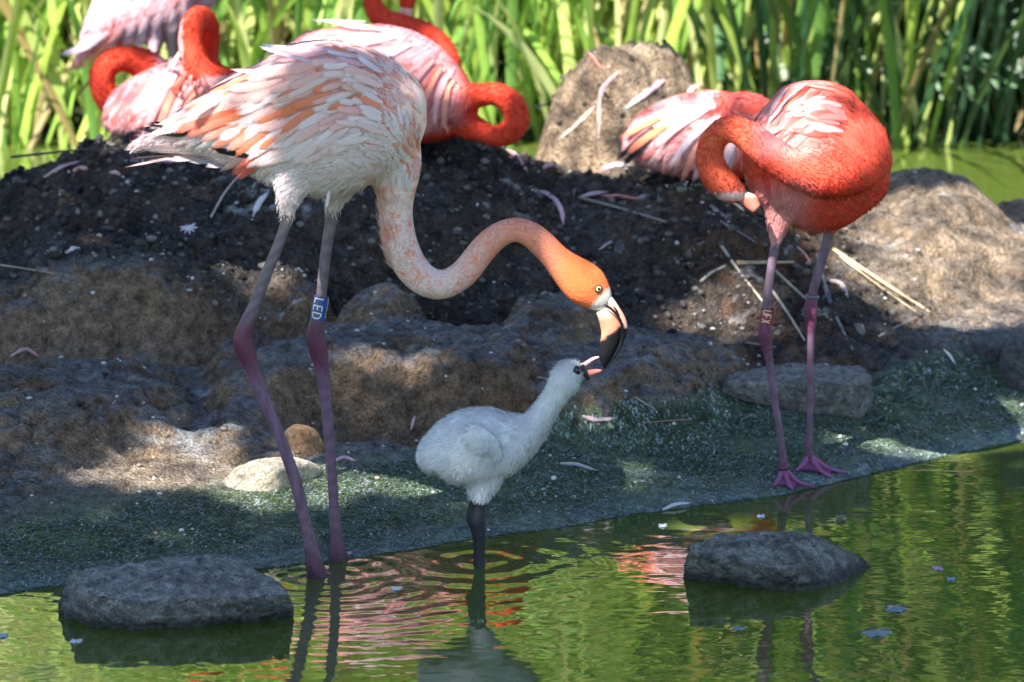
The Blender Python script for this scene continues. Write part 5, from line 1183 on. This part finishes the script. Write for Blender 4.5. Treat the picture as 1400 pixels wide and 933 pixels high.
FE = [([(727,262),(748,268),(765,285),(773,318)], 5, LIL, PP, 'long curved lilac feather lying on the dark soil'),
      ([(822,270),(850,273),(876,275)], 5, RR, RR, 'ragged red feather lying on the soil beside the pale one'),
      ([(793,271),(815,268),(832,265)], 5, WW, PP, 'white feather with pink tip touching the ragged red feather'),
      ([(822,233),(840,228),(864,228)], 7, (.50,.22,.50), WW, 'violet tinted white feather in front of the tucked flamingo'),
      ([(345,303),(354,282),(368,262)], 6, WW, (.66,.68,.72), 'upright white feather behind the feeding flamingo thigh'),
      ([(90,348),(100,344),(110,341)], 5, WW, WW, 'little white feather on the left mound crest'),
      ([(796,571),(815,578),(842,574)], 5, PP, (.78,.62,.66), 'curled pink feather beside the angular grey stone'),
      ([(562,590),(565,580),(568,571)], 3, PP, PP, 'tiny pink feather standing in the mud hollow'),
      ([(15,489),(35,482),(55,491)], 4, PP, (.50,.22,.28), 'crumpled pink feather in the cleft between left mounds'),
      ([(766,636),(790,640),(816,646)], 4, GL, GL, 'flat grey feather stuck to the algae slope'),
      ([(58,246),(85,232),(112,222)], 4, (.55,.32,.34), PP, 'dusky pink feather on the left mound shoulder'),
      ([(100,236),(110,233),(121,233)], 6, (.74,.34,.30), (.74,.40,.36), 'small rounded pink feather on the left mound shoulder'),
      ([(150,238),(158,240),(166,242)], 5, (.70,.38,.32), PP, 'small salmon feather under the black tail plumes'),
      ([(170,222),(230,224),(275,219)], 4, WW, (.72,.58,.66), 'long whitish feather under the hook necked flamingo'),
      ([(908,110),(880,132),(850,153)], 7, PP, WW, 'white downy feather on the mud nest face'),
      ([(800,70),(810,82),(823,97)], 3, RR, RR, 'red quill feather hanging over the nest rim'),
      ([(845,100),(826,122),(818,150)], 5, (.66,.45,.42), PP, 'faded pink feather hanging down the nest front'),
      ([(822,118),(820,150),(818,200)], 4, (.62,.44,.38), (.58,.42,.35), 'long dusty feather strand down the nest front'),
      ([(812,148),(790,172),(762,194)], 5, (.60,.50,.40), (.66,.58,.50), 'dusty cream feather low on the nest front'),
      ([(938,142),(945,124),(960,120),(975,132)], 6, WW, PP, 'curled white plume between the nest and the tucked flamingo'),
      ([(948,108),(955,118),(962,128)], 6, WW, WW, 'fluffy white feather near the nest right edge'),
      ([(688,206),(705,215),(722,238)], 4, (.45,.14,.16), PP, 'dark pink feather below the ring of the looped neck'),
      ([(742,232),(752,228),(762,232)], 6, (.55,.30,.34), PP, 'small dusky feather at the foot of the nest'),
      ([(455,634),(470,630),(487,633)], 4, PP, PP, 'small pink feather behind the feeding flamingo far leg'),
      ([(1090,340),(1100,352),(1112,368)], 3, RR, (.5,.12,.12), 'narrow red feather behind the preening flamingo legs'),
      ([(1130,385),(1150,392),(1160,410)], 5, (.55,.44,.42), (.50,.38,.36), 'faded pink leaf shaped feather right of preening legs'),
      ([(906,699),(925,694),(945,690)], 4, WW, WW, 'wet white feather at the waterline below the algae slope'),
      ([(818,345),(830,338),(838,332)], 3, (.45,.45,.48), WW, 'small grey feather near the pale oblong pebble'),
      ([(1290,480),(1298,490),(1306,500)], 3, WW, WW, 'little white feather left of the low grey stone')]
for pts, w_, c0, c1, lab in FE: lying(pts, w_, c0, c1, lab)
# a burst of down
p0 = T(258, 316); root = empty('down_tuft', p0, label='white down tuft splayed on the dark slope', category='feather')
for i in range(9):
    a_ = i/9*6.28+random.uniform(-.2, .2); e_ = np.array((math.cos(a_), 0.25*math.sin(a_), .55*math.sin(a_)+.25)); t = np.linspace(0, 1, 6)[:, None]
    P = p0+np.array((0, 0, .004))+e_*t*random.uniform(.012, .022)+np.array((0, 0, -.006))*t**2
    V, F, C, U = feather_mesh(P, np.tile((0, -.8, .6), (6, 1)), .0022, WW, (.72, .66, .74), .3, .2, .2); obj('barb', mk_mesh('barb', V, F, C, U), M['feather'], root)
# floating things
def floater(px, py, w_, label, col, kind='fleck', lob=5):
    c = G(px, py, .0015); s = PXM(c[1])*w_; n = 22; a_ = np.linspace(0, 2*math.pi, n+1)[:-1]; rr = s*(1+.35*np.sin(a_*lob+px)*np.cos(a_*2+py))
    V = [c+np.array((0, 0, .0025*s/.006*.4))]+[c+np.array((r_*math.cos(t), 1.6*r_*math.sin(t)*.9, .0012*math.sin(3*t))) for r_, t in zip(rr, a_)]
    V += [v-np.array((0, 0, .0018)) for v in V]
    F = [(0, 1+i, 1+(i+1) % n) for i in range(n)]+[(1+i, n+2+i, n+2+(i+1) % n, 1+(i+1) % n) for i in range(n)]
    return obj(kind, mk_mesh(kind, np.array(V), F, np.tile(col, (len(V), 1))), M['gloss'] if kind == 'floating_leaf' else M['feather'], label=label, category='leaf' if kind == 'floating_leaf' else 'feather')
floater(541, 804, 6, 'small white feather afloat below the feeding flamingo feet', (.7,.72,.76), 'floating_feather', 5)
floater(906, 718, 6, 'white fleck of feather afloat left of the wedge rock', (.7,.72,.76), 'floating_feather', 4)
floater(1035, 797, 4, 'pinkish fleck afloat at the front foot of the wedge rock', (.7,.5,.5), 'floating_feather', 4)
floater(1040, 705, 5, 'white fleck afloat between the wedge rock and webbed feet', (.6,.62,.66), 'floating_feather', 3)
floater(1226, 831, 15, 'larger blue grey leaf afloat in the bright green water', (.10,.15,.19), 'floating_leaf', 3)
floater(1198, 864, 17, 'ragged blue grey leaf afloat nearest below the wedge rock', (.09,.13,.16), 'floating_leaf', 4)
floater(1282, 776, 7, 'purplish petal afloat beside a small blue fleck', (.32,.20,.36), 'floating_leaf', 2)
floater(1300, 791, 6, 'small blue fleck afloat beside the purplish petal', (.12,.20,.30), 'floating_leaf', 2)
floater(104, 876, 7, 'pale speck afloat in front of the flat dark rock', (.55,.58,.62), 'floating_feather', 4)
floater(5, 868, 7, 'bluish speck afloat left of the flat dark rock', (.35,.42,.5), 'floating_feather', 3)
floater(1010, 858, 7, 'thin dark fleck afloat left of the leg reflections', (.10,.14,.16), 'floating_leaf', 2)
def bubble(px, py, r, label):
    c = G(px, py, 0); s = PXM(c[1])*r; U_, F_ = ico(3); V = c+U_*s; V = V[:, :]; 
    m = M.get('bubble')
    if m is None:
        b_ = NT('bubble_film'); b_.b.inputs['Base Color'].default_value = (.8, .9, .9, 1); b_.set(Roughness=.03, IOR=1.3); b_.b.inputs['Transmission Weight'].default_value = 1.0; M['bubble'] = m = b_.m
    return obj('bubble', mk_mesh('bubble', V, F_), m, label=label, category='bubble')
bubble(1149, 711, 8, 'clear round bubble afloat below the webbed feet')
bubble(657, 850, 4.5, 'small bubble afloat on the chick leg reflection')
bubble(690, 862, 2, 'tiny bubble afloat on the chick body reflection')
